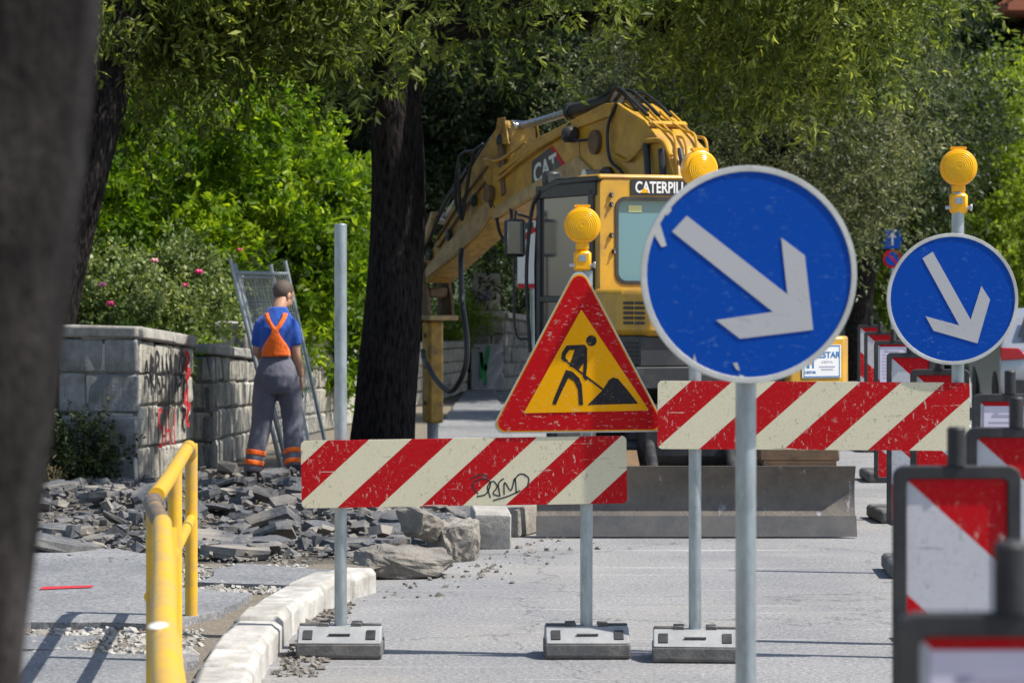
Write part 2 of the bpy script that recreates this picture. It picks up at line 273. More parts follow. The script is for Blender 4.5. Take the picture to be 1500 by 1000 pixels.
class MB:
    def __init__(s): s.v = []; s.f = []; s.m = []
    def add(s, vs, fs, mi=0):
        o = len(s.v); s.v += [tuple(x) for x in vs]; s.f += [tuple(i + o for i in f) for f in fs]; s.m += [mi] * len(fs); return s
    def box(s, c, d, R=None, mi=0, ch=0.0):
        hx, hy, hz = d[0] / 2, d[1] / 2, d[2] / 2; c = Vector(c)
        if ch <= 0:
            vs = [Vector((x * hx, y * hy, z * hz)) for z in (-1, 1) for y in (-1, 1) for x in (-1, 1)]
            fs = [(0, 2, 3, 1), (4, 5, 7, 6), (0, 1, 5, 4), (2, 6, 7, 3), (0, 4, 6, 2), (1, 3, 7, 5)]
        else:
            vs = []; idx = {}
            for z in (-1, 1):
                for y in (-1, 1):
                    for x in (-1, 1):
                        for a in range(3):
                            p = [x * (hx - ch), y * (hy - ch), z * (hz - ch)]; p[a] = (x * hx, y * hy, z * hz)[a]
                            idx[(x, y, z, a)] = len(vs); vs.append(Vector(p))
            fs = []
            for a in range(3):
                b, c_ = (a + 1) % 3, (a + 2) % 3
                for sg in (-1, 1):
                    q = []
                    for (u, v) in ((-1, -1), (1, -1), (1, 1), (-1, 1)):
                        k = [0, 0, 0]; k[a] = sg; k[b] = u; k[c_] = v; q.append(idx[(*k, a)])
                    fs.append(tuple(q if sg > 0 else q[::-1]))
                for u in (-1, 1):
                    for v in (-1, 1):
                        q = []
                        for sg, ax in ((-1, b), (1, b), (1, c_), (-1, c_)):
                            k = [0, 0, 0]; k[a] = sg; k[b] = u; k[c_] = v; q.append(idx[(*k, ax)])
                        fs.append(tuple(q))
            for z in (-1, 1):
                for y in (-1, 1):
                    for x in (-1, 1): fs.append((idx[(x, y, z, 0)], idx[(x, y, z, 1)], idx[(x, y, z, 2)]))
        if R is not None: vs = [R @ v for v in vs]
        return s.add([v + c for v in vs], fs, mi)
    def prism(s, poly, axis, d0, d1, mi=0):
        """poly: 2-D outline; axis 'y': (x,z) outline extruded along y, and so on"""
        def p3(p, d): return {'y': (p[0], d, p[1]), 'x': (d, p[0], p[1]), 'z': (p[0], p[1], d)}[axis]
        n = len(poly); vs = [p3(p, d0) for p in poly] + [p3(p, d1) for p in poly]
        fs = [tuple(range(n))[::-1], tuple(range(n, 2 * n))] + [(i, (i + 1) % n, n + (i + 1) % n, n + i) for i in range(n)]
        return s.add(vs, fs, mi)
    def tube(s, pts, r, n=10, mi=0, cap=True, sq=None):
        pts = [Vector(p) for p in pts]; k = len(pts)
        rs = r if isinstance(r, (list, tuple)) else [r] * k
        T = [(pts[min(i + 1, k - 1)] - pts[max(i - 1, 0)]).normalized() for i in range(k)]
        ref = Vector((0, 0, 1)) if abs(T[0].z) < .9 else Vector((0, 1, 0))
        U = T[0].cross(ref).normalized(); vs = []; fs = []
        for i in range(k):
            U = (U - T[i] * U.dot(T[i])).normalized(); V = T[i].cross(U)
            for j in range(n):
                a = 2 * math.pi * j / n; vs.append(pts[i] + (U * math.cos(a) + V * math.sin(a)) * rs[i])
        for i in range(k - 1):
            for j in range(n):
                fs.append((i * n + j, i * n + (j + 1) % n, (i + 1) * n + (j + 1) % n, (i + 1) * n + j))
        if cap: fs += [tuple(range(n))[::-1], tuple(range((k - 1) * n, k * n))]
        return s.add(vs, fs, mi)
    def lathe(s, prof, axis='z', n=24, c=(0, 0, 0), mi=0):
        c = Vector(c); vs = []; fs = []; k = len(prof)
        for (r, h) in prof:
            for j in range(n):
                a = 2 * math.pi * j / n; x, y = r * math.cos(a), r * math.sin(a)
                vs.append(c + Vector({'z': (x, y, h), 'y': (x, h, y), 'x': (h, x, y)}[axis]))
        for i in range(k - 1):
            for j in range(n): fs.append((i * n + j, i * n + (j + 1) % n, (i + 1) * n + (j + 1) % n, (i + 1) * n + j))
        fs += [tuple(range(n))[::-1], tuple(range((k - 1) * n, k * n))]
        return s.add(vs, fs, mi)
    def ellip(s, c, r, n=14, k=10, R=None, mi=0):
        vs = []; fs = []; c = Vector(c)
        for i in range(1, k):
            t = math.pi * i / k
            for j in range(n):
                a = 2 * math.pi * j / n; p = Vector((r[0] * math.sin(t) * math.cos(a), r[1] * math.sin(t) * math.sin(a), r[2] * math.cos(t)))
                vs.append((R @ p if R else p) + c)
        top = Vector((0, 0, r[2])); bot = -top
        vs += [(R @ top if R else top) + c, (R @ bot if R else bot) + c]
        for i in range(k - 2):
            for j in range(n): fs.append((i * n + j, (i + 1) * n + j, (i + 1) * n + (j + 1) % n, i * n + (j + 1) % n))
        for j in range(n):
            fs.append(((k - 1) * n, j, (j + 1) % n)); fs.append(((k - 1) * n + 1, (k - 2) * n + (j + 1) % n, (k - 2) * n + j))
        return s.add(vs, fs, mi)
    def rings(s, rs, n=16, mi=0):
        """loft of horizontal-ish ellipses (cx, cy, cz, rx, ry)"""
        vs = []; fs = []; k = len(rs)
        for (cx, cy, cz, rx, ry) in rs:
            for j in range(n):
                a = 2 * math.pi * j / n; vs.append((cx + rx * math.cos(a), cy + ry * math.sin(a), cz))
        for i in range(k - 1):
            for j in range(n): fs.append((i * n + j, i * n + (j + 1) % n, (i + 1) * n + (j + 1) % n, (i + 1) * n + j))
        fs += [tuple(range(n))[::-1], tuple(range((k - 1) * n, k * n))]
        return s.add(vs, fs, mi)
    def mesh(s, name, mats, smooth=38):
        me = bpy.data.meshes.new(name); me.from_pydata(s.v, [], s.f)
        for m in (mats if isinstance(mats, (list, tuple)) else [mats]): me.materials.append(m)
        me.polygons.foreach_set('material_index', s.m)
        bm = bmesh.new(); bm.from_mesh(me); bmesh.ops.recalc_face_normals(bm, faces=bm.faces); bm.to_mesh(me); bm.free()
        if smooth:
            me.polygons.foreach_set('use_smooth', [True] * len(me.polygons)); me.set_sharp_from_angle(angle=math.radians(smooth))
        me.update(); return me
    def build(s, name, mats, parent=None, bevel=0, smooth=38, loc=None, rot=None):
        o = bpy.data.objects.new(name, s.mesh(name, mats, smooth)); COL.objects.link(o)
        if parent: o.parent = parent
        if loc is not None: o.location = loc
        if rot is not None: o.rotation_euler = rot
        if bevel:
            b = o.modifiers.new('bevel', 'BEVEL'); b.width = bevel; b.segments = 2; b.limit_method = 'ANGLE'; b.angle_limit = math.radians(35)
        return o
def empty(name, loc, rz=0.0):
    o = bpy.data.objects.new(name, None); COL.objects.link(o); o.location = loc; o.rotation_euler = (0, 0, rz); o.empty_display_size = .1; return o
def tag(o, label=None, cat=None, group=None, kind=None):
    if cat and not kind: kind = 'thing'
    if label: o['label'] = label
    if cat: o['category'] = cat
    if group: o['group'] = group
    if kind: o['kind'] = kind
    return o
def copy_tree(o, parent=None):
    c = o.copy(); COL.objects.link(c); c.parent = parent
    for ch in list(o.children): copy_tree(ch, c)
    return c
def flat(poly, y, holes=None):
    """flat printed shape in the x-z plane, facing -y"""
    m = MB(); m.add([(x, y, z) for x, z in poly], [tuple(range(len(poly)))]); return m
def circle(cx, cz, r, n=40): return [(cx + r * math.cos(2 * math.pi * i / n), cz + r * math.sin(2 * math.pi * i / n)) for i in range(n)]
def rounded(poly, r, n=6):
    out = []; k = len(poly)
    for i in range(k):
        p = Vector(poly[i]); a = (Vector(poly[i - 1]) - p).normalized(); b = (Vector(poly[(i + 1) % k]) - p).normalized()
        ang = a.angle(b); d = r / math.tan(ang / 2); c = p + (a + b).normalized() * (r / math.sin(ang / 2))
        s0 = p + a * d; s1 = p + b * d; a0 = math.atan2(s0.y - c.y, s0.x - c.x); a1 = math.atan2(s1.y - c.y, s1.x - c.x)
        da = (a1 - a0 + math.pi) % (2 * math.pi) - math.pi
        for j in range(n + 1): t = a0 + da * j / n; out.append((c.x + r * math.cos(t), c.y + r * math.sin(t)))
    return out
def rrect(w, h, r, cx=0, cz=0): return [(x + cx, z + cz) for x, z in rounded([(-w / 2, -h / 2), (w / 2, -h / 2), (w / 2, h / 2), (-w / 2, h / 2)], r)]
def text(body, size, name, mat, parent, M4, extrude=.0008, offset=0.0, xscale=1.0, align='CENTER'):
    cu = bpy.data.curves.new(name, 'FONT'); cu.body = body; cu.size = size; cu.extrude = extrude; cu.offset = offset; cu.align_x = align; cu.align_y = 'CENTER'; cu.resolution_u = 3
    t = bpy.data.objects.new(name + '_tmp', cu); COL.objects.link(t); bpy.context.view_layer.update()
    me = bpy.data.meshes.new_from_object(t.evaluated_get(bpy.context.evaluated_depsgraph_get()))
    bpy.data.objects.remove(t); bpy.data.curves.remove(cu)
    me.transform(M4 @ Matrix.Diagonal((xscale, 1, 1, 1))); me.materials.clear(); me.materials.append(mat); me.name = name
    o = bpy.data.objects.new(name, me); COL.objects.link(o); o.parent = parent; return o
FACE = Matrix.Rotation(math.radians(90), 4, 'X')      # text lying in x-z, read from -y
def ribbon(pts, w, y):
    """flat stroke in the x-z plane"""
    m = MB(); P = [Vector(p) for p in pts]; vs = []; fs = []
    for i, p in enumerate(P):
        t = (P[min(i + 1, len(P) - 1)] - P[max(i - 1, 0)]).normalized(); nrm = Vector((-t.y, t.x)) * w / 2
        vs += [(p.x + nrm.x, y, p.y + nrm.y), (p.x - nrm.x, y, p.y - nrm.y)]
    for i in range(len(P) - 1): fs.append((2 * i, 2 * i + 1, 2 * i + 3, 2 * i + 2))
    m.add(vs, fs); return m
def spline(pts, k=6):
    """Catmull-Rom through pts"""
    P = [Vector(p) for p in pts]; P = [P[0] * 2 - P[1]] + P + [P[-1] * 2 - P[-2]]; out = []
    for i in range(1, len(P) - 2):
        for j in range(k):
            t = j / k; a, b, c, d = P[i - 1], P[i], P[i + 1], P[i + 2]
            out.append(.5 * ((2 * b) + (c - a) * t + (2 * a - 5 * b + 4 * c - d) * t * t + (3 * b - a - 3 * c + d) * t ** 3))
    out.append(P[-2]); return out

# ------------------------------------------------------------------ foliage
def nrm(a): return a / np.maximum(np.linalg.norm(a, axis=-1, keepdims=True), 1e-9)
def leaf_mesh(name, P, D, lv, k, L, ll, lw, mat, rng, spread=1.0, droop=.15, fold=.12):
    n = len(P); t = (np.arange(k) + .5) / k
    Ls = L * (.6 + .8 * rng.random(n)); base = P[:, None] + D[:, None] * (Ls[:, None] * t[None])[..., None]
    r = rng.normal(size=(n, k, 3)); perp = nrm(r - D[:, None] * np.sum(r * D[:, None], -1, keepdims=True))
    ld = nrm(D[:, None] * .6 + perp * spread + np.array([0, 0, -droop])); sd = nrm(np.cross(ld, rng.normal(size=(n, k, 3)))); no = np.cross(sd, ld)
    l = (ll * (.65 + .7 * rng.random((n, k))))[..., None]; wd = lw * (.7 + .6 * rng.random((n, k)))[..., None]
    V = np.stack([base, base + ld * l * .45 + sd * wd / 2 + no * l * fold, base + ld * l, base + ld * l * .45 - sd * wd / 2 + no * l * fold], 2).reshape(-1, 3)
    nf = n * k; me = bpy.data.meshes.new(name)
    me.vertices.add(nf * 4); me.vertices.foreach_set('co', V.astype(np.float32).ravel())
    me.loops.add(nf * 4); me.loops.foreach_set('vertex_index', np.arange(nf * 4, dtype=np.int32))
    me.polygons.add(nf); me.polygons.foreach_set('loop_start', np.arange(0, nf * 4, 4, dtype=np.int32))
    a = me.attributes.new('lv', 'FLOAT', 'FACE')
    a.data.foreach_set('value', np.clip(lv[:, None] * .65 + rng.random((n, k)) ** 1.6 * .5, 0, 1).astype(np.float32).ravel())
    me.materials.append(mat); me.update(calc_edges=True); return me
def clumps(rng, ells, nc, ns, sig, shell=.5, down=.3, keep=None):
    vol = np.array([e[1][0] * e[1][1] * e[1][2] for e in ells]); ei = rng.choice(len(ells), nc, p=vol / vol.sum())
    C0 = np.array([e[0] for e in ells])[ei]; R = np.array([e[1] for e in ells])[ei]
    u = nrm(rng.normal(size=(nc, 3))); rad = 1 - shell * rng.random((nc, 1)) ** 1.4; C = C0 + u * R * rad
    if keep is not None: m = keep(C); C, u = C[m], u[m]
    n = len(C); s = sig * (.6 + .8 * rng.random((n, 1, 1)))
    P = C[:, None] + rng.normal(size=(n, ns, 3)) * s
    D = nrm(u[:, None] * .5 + rng.normal(size=(n, ns, 3)) * .6 + np.array([0, 0, -down]))
    lv = np.repeat(rng.random(n), ns) * .9
    return P.reshape(-1, 3), D.reshape(-1, 3), lv, C
def trunk_mb(pts, rad, rng, n=22, rough=.08):
    pts = spline(pts, 5); k = len(pts); m = MB()
    rr = [np.interp(i / (k - 1), np.linspace(0, 1, len(rad)), rad) for i in range(k)]
    m.tube(pts, rr, n)
    c = [pts[i // n] if i // n < k else pts[-1] for i in range(len(m.v))]
    ph = rng.random(4) * 6
    for i, v in enumerate(m.v):
        a = (i % n) / n * 2 * math.pi; z = v[2]; d = 1 + rough * (math.sin(3 * a + ph[0] + z * .7) * .5 + math.sin(7 * a + ph[1] - z * 1.3) * .35 + math.sin(11 * a + ph[2] + z * 2.1) * .25)
        m.v[i] = tuple(c[i] + (Vector(v) - c[i]) * d)
    return m
def tree(name, label, base, tp, tr, ells, mat, barkm, nc, ns, sig, k, L, ll, lw, seed, group=None, cat='tree', limbs=9, shell=.5, down=.3, keep=None, spread=1.0):
    rng = np.random.default_rng(seed); root = empty(name, base); tag(root, label, cat, group)
    P, D, lv, C = clumps(rng, ells, nc, ns, sig, shell, down, keep)
    m = trunk_mb(tp, tr, rng)
    top = Vector(tp[-1]); mid = Vector(tp[-2])
    for i in range(min(limbs, len(C))):
        c = Vector(C[int(rng.integers(len(C)))]); s = mid.lerp(top, .3 + .7 * rng.random()); q = s.lerp(c, .5) + Vector((0, 0, .15 + .3 * rng.random()))
        m.tube(spline([s, q, c], 4), [tr[-1] * .55 * (1 - .085 * j) for j in range(9)], 7)
    m.build('trunk', barkm, root)
    o = bpy.data.objects.new('crown', leaf_mesh('crown', P, D, lv, k, L, ll, lw, mat, rng, spread)); COL.objects.link(o); o.parent = root
    return root
def bush(name, label, base, ells, mat, nc, ns, sig, k, L, ll, lw, seed, group=None, cat='shrub', stems=6, down=.1, shell=.6, spread=1.0):
    rng = np.random.default_rng(seed); root = empty(name, base); tag(root, label, cat, group)
    P, D, lv, C = clumps(rng, ells, nc, ns, sig, shell, down)
    m = MB()
    for i in range(stems):
        c = Vector(C[int(rng.integers(len(C)))]); m.tube([(rng.normal() * .08, rng.normal() * .08, 0), (c.x * .4, c.y * .4, c.z * .6), c], [.022, .015, .006], 6)
    m.build('stem', M['bark_grey'], root)
    o = bpy.data.objects.new('foliage', leaf_mesh('foliage', P, D, lv, k, L, ll, lw, mat, rng, spread)); COL.objects.link(o); o.parent = root
    return root

# ------------------------------------------------------------------ ground, road, footway
def sheet(name, poly, z, mat, parent=None, th=0):
    m = MB()
    if th: m.prism(poly, 'z', z - th, z)
    else: m.add([(x, y, z) for x, y in poly], [tuple(range(len(poly)))])
    return m.build(name, mat, parent, smooth=0)
tag(sheet('ground', [(-400, -60), (400, -60), (400, 900), (-400, 900)], -.012, M['soil']), kind='structure')
KERB = [(-.15, 2.0), (-.5, 6.0), (-.98, 9.2), (-1.17, 11.4), (-1.21, 13.0), (-1.17, 14.4), (-1.04, 15.4), (-.86, 16.05)]
KFAR = [(-.6, 16.8), (-.22, 18.2), (.14, 19.7), (.18, 24), (.0, 34), (-.25, 48)]
tag(sheet('road', [(x - .3, y) for x, y in KERB + KFAR] + [(30, 48), (30, 2.0)], 0, M['road']), kind='structure')
tag(sheet('far_road', [(-.3, 48), (-.9, 90), (30, 90), (30, 48)], 0, M['road']), kind='structure')
tag(sheet('verge', [(x - .1, y) for x, y in KERB + KFAR[:1]] + [(-14, 17.2), (-14, 2)], .078, M['soil']), kind='structure')
tag(sheet('dug_earth', [(-.72, 16.79), (-.3, 18.2), (.06, 19.7), (.1, 24), (-.08, 34), (-.33, 48), (-14, 48), (-14, 17.19)], .006, M['soil']), kind='structure')
def ragged(poly, amp, seed, step=.16):
    rng = random.Random(seed); out = []
    for i in range(len(poly)):
        a, b = Vector(poly[i]), Vector(poly[(i + 1) % len(poly)]); n = max(1, int((b - a).length / step)); t = (b - a).normalized(); pn = Vector((-t.y, t.x))
        for j in range(n): p = a.lerp(b, (j + rng.uniform(-.2, .2) * (j > 0)) / n) + pn * (rng.uniform(-amp, amp) if j else 0); out.append((p.x, p.y))
    return out
foot = empty('footway', (0, 0, 0)); tag(foot, kind='structure')
def patch(poly, z, seed, amp=.07): sheet('asphalt_patch', ragged(poly, amp, seed), z, M['walk'], foot, th=.05)
patch([(-9, 2), (-.45, 2), (-.75, 6), (-1.2, 9.2), (-1.38, 11.2), (-1.36, 12.35), (-2.3, 12.55), (-2.6, 12.3), (-9, 12.4)], .118, 1)
patch([(-5, 13.35), (-2.65, 13.15), (-2.3, 13.6), (-1.6, 13.5), (-1.42, 14.05), (-1.36, 14.9), (-1.9, 15.3), (-1.95, 16.9), (-2.6, 17.5), (-5, 17.5)], .112, 2, .05)
patch([(-1.75, 15.55), (-1.2, 15.35), (-1.02, 16.2), (-1.6, 16.6)], .104, 3, .05)
patch([(-2.4, 12.75), (-2.0, 12.7), (-1.9, 13.2), (-2.35, 13.25)], .096, 4, .04)
patch([(-.9, 31), (.0, 31), (-.3, 47), (-.75, 46)], .055, 5, .03)
patch([(-2.0, 24.5), (.0, 24.5), (.0, 30.5), (-1.6, 30.5)], .05, 6, .1)
m = flat([(-.13, -.008), (.13, .004), (.13, .016), (-.13, .008)], 0); m.v = [(x, z * 9, 0) for x, y, z in m.v]
m.build('survey_mark', M['redpaint'], foot, smooth=0).location = (-2.37, 15.1, .1165)
# kerb stones
kerb = empty('kerb', (0, 0, 0)); tag(kerb, kind='structure')
kp = spline([(x, y, 0) for x, y in KERB], 12); acc = 0; cur = kp[0]; rk = random.Random(4); want = .55; pts = [kp[0]]
for p in kp[1:]:
    acc += (p - cur).length; cur = p
    if acc >= want: pts.append(p); acc = 0; want = rk.uniform(.42, .62) if p.y > 11 else .8
pts.append(kp[-1])
for a, b in zip(pts, pts[1:]):
    d = b - a; m = MB(); m.box((0, 0, 0), (d.length - .018, .235, .30), ch=.03)
    for i, v in enumerate(m.v): m.v[i] = (v[0] + rk.uniform(-.003, .003), v[1] + rk.uniform(-.004, .004), v[2] + rk.uniform(-.003, .003))
    c = (a + b) / 2
    m.build('kerb_stone', M['kerb'], kerb, bevel=.008, loc=(c.x, c.y, -.008 + rk.uniform(-.012, .010)), rot=(rk.uniform(-.02, .02), rk.uniform(-.012, .012), math.atan2(d.y, d.x)))
def hull(w, d, h, seed, n=26, flat_=.0):
    rng = np.random.default_rng(seed); bm = bmesh.new(); p = nrm(rng.normal(size=(n, 3))) ; p = np.sign(p) * np.abs(p) ** .5
    for q in p: bm.verts.new((q[0] * w / 2, q[1] * d / 2, q[2] * h / 2))
    r = bmesh.ops.convex_hull(bm, input=bm.verts); bmesh.ops.delete(bm, geom=[g for g in r['geom_interior'] if isinstance(g, bmesh.types.BMVert)], context='VERTS')
    bmesh.ops.triangulate(bm, faces=bm.faces); bmesh.ops.subdivide_edges(bm, edges=bm.edges, cuts=4, use_grid_fill=True); bmesh.ops.smooth_vert(bm, verts=bm.verts, factor=.35, use_axis_x=True, use_axis_y=True, use_axis_z=True)
    for v in bm.verts:
        q = v.co * 7 + Vector((seed, 0, 0)); v.co += v.co.normalized() * (.035 * mnoise.noise(q) + .022 * mnoise.noise(q * 2.7) + .012 * mnoise.noise(q * 6))
    me = bpy.data.meshes.new('rock'); bm.to_mesh(me); bm.free(); return me
def rock(name, label, cat, w, d, h, seed, loc, rot, mat, group=None, n=26):
    me = hull(w, d, h, seed, n); me.materials.append(mat); o = bpy.data.objects.new(name, me); COL.objects.link(o); o.location = loc; o.rotation_euler = rot
    return tag(o, label, cat, group)
rock('rock', 'large flat-topped grey rock lying past the end of the white kerb', 'rock', .60, .42, .19, 3, (gx(590, 16.8), 16.85, .085), (.03, .02, .2), M['rock'])
rock('rock', 'rounded boulder wedged between the flat rock and the square kerb block', 'rock', .30, .40, .27, 8, (gx(664, 17.9), 17.9, .125), (.1, -.1, .5), M['rock'])
rock('rock', 'small pale stone lying on top of the boulder row', 'rock', .26, .25, .2, 21, (gx(615, 17.7), 17.75, .24), (.2, .15, .9), M['rock'])
def kerbblock(label, loc, rz, dims, mat, tilt=(0, 0)):
    m = MB(); m.box((0, 0, 0), dims, ch=.012); rr = random.Random(len(label))
    m.v = [(x + rr.uniform(-.006, .006), y + rr.uniform(-.006, .006), z + rr.uniform(-.006, .006)) for x, y, z in m.v]
    o = m.build('kerb_block', mat, None, bevel=.006, loc=loc, rot=(tilt[0], tilt[1], rz)); return tag(o, label, 'kerb block')
kerbblock('pale square-ended kerb block dug out and left beside the road', (gx(718, 18.75), 18.9, .12), .06, (.25, .62, .235), M['coping'], (0, .03))
kerbblock('dark kerb block in the shade against the dozer blade', (gx(757, 19.7), 19.85, .1), -.35, (.3, .7, .2), M['rock'])
kerbblock('grey kerb slab lying behind the pale square-ended block', (gx(700, 20.5), 20.6, .16), 1.2, (.28, .9, .2), M['rock'], (.05, .1))

# broken asphalt
variants = []
for i in range(16):
    rr = random.Random(100 + i); k = rr.randint(5, 8); r0 = rr.uniform(.08, .25); th = rr.uniform(.03, .07)
    pl = [(r0 * rr.uniform(.6, 1.2) * math.cos(2 * math.pi * j / k + rr.uniform(-.25, .25)), r0 * rr.uniform(.5, 1.1) * math.sin(2 * math.pi * j / k + rr.uniform(-.25, .25))) for j in range(k)]
    m = MB(); tops = [(x, y, th / 2 + rr.uniform(-.008, .008)) for x, y in pl]; bots = [(x * rr.uniform(.86, 1.05), y * rr.uniform(.86, 1.05), -th / 2 + rr.uniform(-.02, .01)) for x, y in pl]; mids = [(x * rr.uniform(.97, 1.1), y * rr.uniform(.97, 1.1), rr.uniform(-.012, .012)) for x, y in pl]
    vs = tops + mids + bots; fs = [tuple(range(k))] + [(j, k + j, k + (j + 1) % k, (j + 1) % k) for j in range(k)] + [(k + j, 2 * k + j, 2 * k + (j + 1) % k, k + (j + 1) % k) for j in range(k)] + [tuple(range(2 * k, 3 * k))[::-1]]
    m.add(vs, fs); variants.append(m.mesh('asphalt_chunk', M['slab'], smooth=0))
def kx(y): return float(np.interp(y, [p[1] for p in KERB + KFAR], [p[0] for p in KERB + KFAR]))
def pile(x, y): return .02 + (0 if y < 23.8 else -.012) + .05 * max(0, 1 - (y - 16.7) / 1.2) + .10 * max(0, math.sin(x * 2.3 + y * .7)) * max(0, math.sin(y * 1.1 + .6 + x)) + .05 * max(0, 1 - abs(y - 20.0) / 3.5)
rs = random.Random(5); cnt = 0
while cnt < 260:
    y = 17.3 + 7.9 * rs.random() ** .85; x0 = -4.6 + (y > 23.3) * 1.0
    x = rs.uniform(x0, kx(y) - .25)
    if (x + 2.12) ** 2 + ((y - 25.2) * .6) ** 2 < .04: continue
    if y < 17.6 and rs.random() < .5: continue
    if y > 23.4 and abs(x + 2.12) < .55 and rs.random() < .75: continue
    s = .32 + 1.0 * rs.random() ** 1.8; t = rs.random() ** 3 * .6
    o = bpy.data.objects.new('asphalt_chunk', variants[rs.randrange(16)]); COL.objects.link(o)
    o.location = (x, y, pile(x, y) + rs.uniform(-.01, .07) + .10 * t); a = rs.uniform(0, 6.28)
    o.rotation_euler = (t * math.cos(a), t * math.sin(a), rs.uniform(0, 6.28)); o.scale = (s, s, rs.uniform(.8, 1.3))
    tag(o, 'broken slab of dark asphalt in the dug-up footway', 'asphalt chunk', 'broken asphalt slabs in the dug-up footway'); cnt += 1
# heap under the slabs
m = MB(); gxn, gyn = 34, 50; vs = []
for j in range(gyn):
    y = 16.7 + 9.0 * j / (gyn - 1)
    for i in range(gxn):
        x = -4.9 + (kx(y) - .15 + 4.9) * i / (gxn - 1); e = min(i, gxn - 1 - i, j, gyn - 1 - j)
        vs.append((x, y, .0 if e == 0 else pile(x, y) - .005 + rs.uniform(-.015, .015)))
m.add(vs, [(j * gxn + i, j * gxn + i + 1, (j + 1) * gxn + i + 1, (j + 1) * gxn + i) for j in range(gyn - 1) for i in range(gxn - 1)])
n = N('rubble_earth'); v = n.coord(); a = n.noise(v, 3, 7, .7); b = n.noise(v, 45, 5, .7); n.col(n.mix(n.step(b, .45, .7), n.mix(n.step(a, .4, .6), c3(.045, .043, .042), c3(.14, .115, .085)), c3(.24, .215, .18))); n.set(Roughness=.95); n.bump(b, 1, .04); M['rubble'] = n.m
tag(m.build('rubble_heap', M['rubble'], None), kind='structure')
def pebbles(name, pts, size, mat, seed, flat_=.65):
    """many small irregular lumps, each a jittered and tumbled cube"""
    rng = np.random.default_rng(seed); n = len(pts); cu = np.array([(x, y, z) for z in (-1, 1) for y in (-1, 1) for x in (-1, 1)], float) * .62
    sz = size * (.35 + rng.random((n, 1, 1)) ** 2 * 1.4); V = cu[None] * sz * (.55 + .9 * rng.random((n, 8, 3))) * (.6 + .8 * rng.random((n, 1, 3)))
    Q, _ = np.linalg.qr(rng.normal(size=(n, 3, 3))); V = np.einsum('nij,nkj->nki', Q, V); V[..., 2] *= flat_; V = V + pts[:, None]
    fs = np.array([(0, 2, 3, 1), (4, 5, 7, 6), (0, 1, 5, 4), (2, 6, 7, 3), (0, 4, 6, 2), (1, 3, 7, 5)])
    me = bpy.data.meshes.new(name); me.from_pydata(V.reshape(-1, 3).tolist(), [], (fs[None] + (np.arange(n) * 8)[:, None, None]).reshape(-1, 4).tolist()); me.materials.append(mat)
    o = bpy.data.objects.new(name, me); COL.objects.link(o); return o
pp = []
for i in range(2600):
    y = rs.uniform(12.2, 13.7); pp.append((rs.uniform(-5, -1.4), y, .045))
for i in range(900): pp.append((rs.uniform(-1.9, -1.15), rs.uniform(15.0, 16.4), .05))
for i in range(5200):
    y = rs.uniform(16.6, 25.5); x = rs.uniform(-4.8, kx(y) - .1); pp.append((x, y, pile(x, y) + rs.uniform(0, .05)))
for i in range(120):
    y = rs.uniform(15.5, 20); x = kx(y) + abs(rs.gauss(0, .22)) + .12; pp.append((x, y, .006))
for i in range(500): pp.append((rs.uniform(-1.05, -.85) , rs.uniform(12.5, 15.4), .006))
tag(pebbles('gravel', np.array(pp), .015, M['rock'], 3), 'loose gravel and crumbs of asphalt strewn over the dug-up footway', 'gravel', kind='stuff')

wp = [(rs.uniform(-5, -1.42), rs.uniform(12.35, 13.55), .082) for i in range(2600)] + [(rs.uniform(-1.9, -1.2), rs.uniform(15.1, 16.6), .085) for i in range(800)]
tag(pebbles('crushed_stone', np.array(wp), .017, M['coping'], 12), 'strip of pale crushed stone showing between the asphalt patches by the railing', 'crushed stone', kind='stuff')
cp = []
for i in range(2100):
    y = 17.3 + 8.0 * rs.random(); x = rs.uniform(-4.7, kx(y) - .15); cp.append((x, y, pile(x, y) + rs.uniform(0, .09)))
tag(pebbles('asphalt_crumbs', np.array(cp), .04, M['slab'], 9), 'small dark crumbs of broken asphalt between the slabs', 'rubble', kind='stuff')

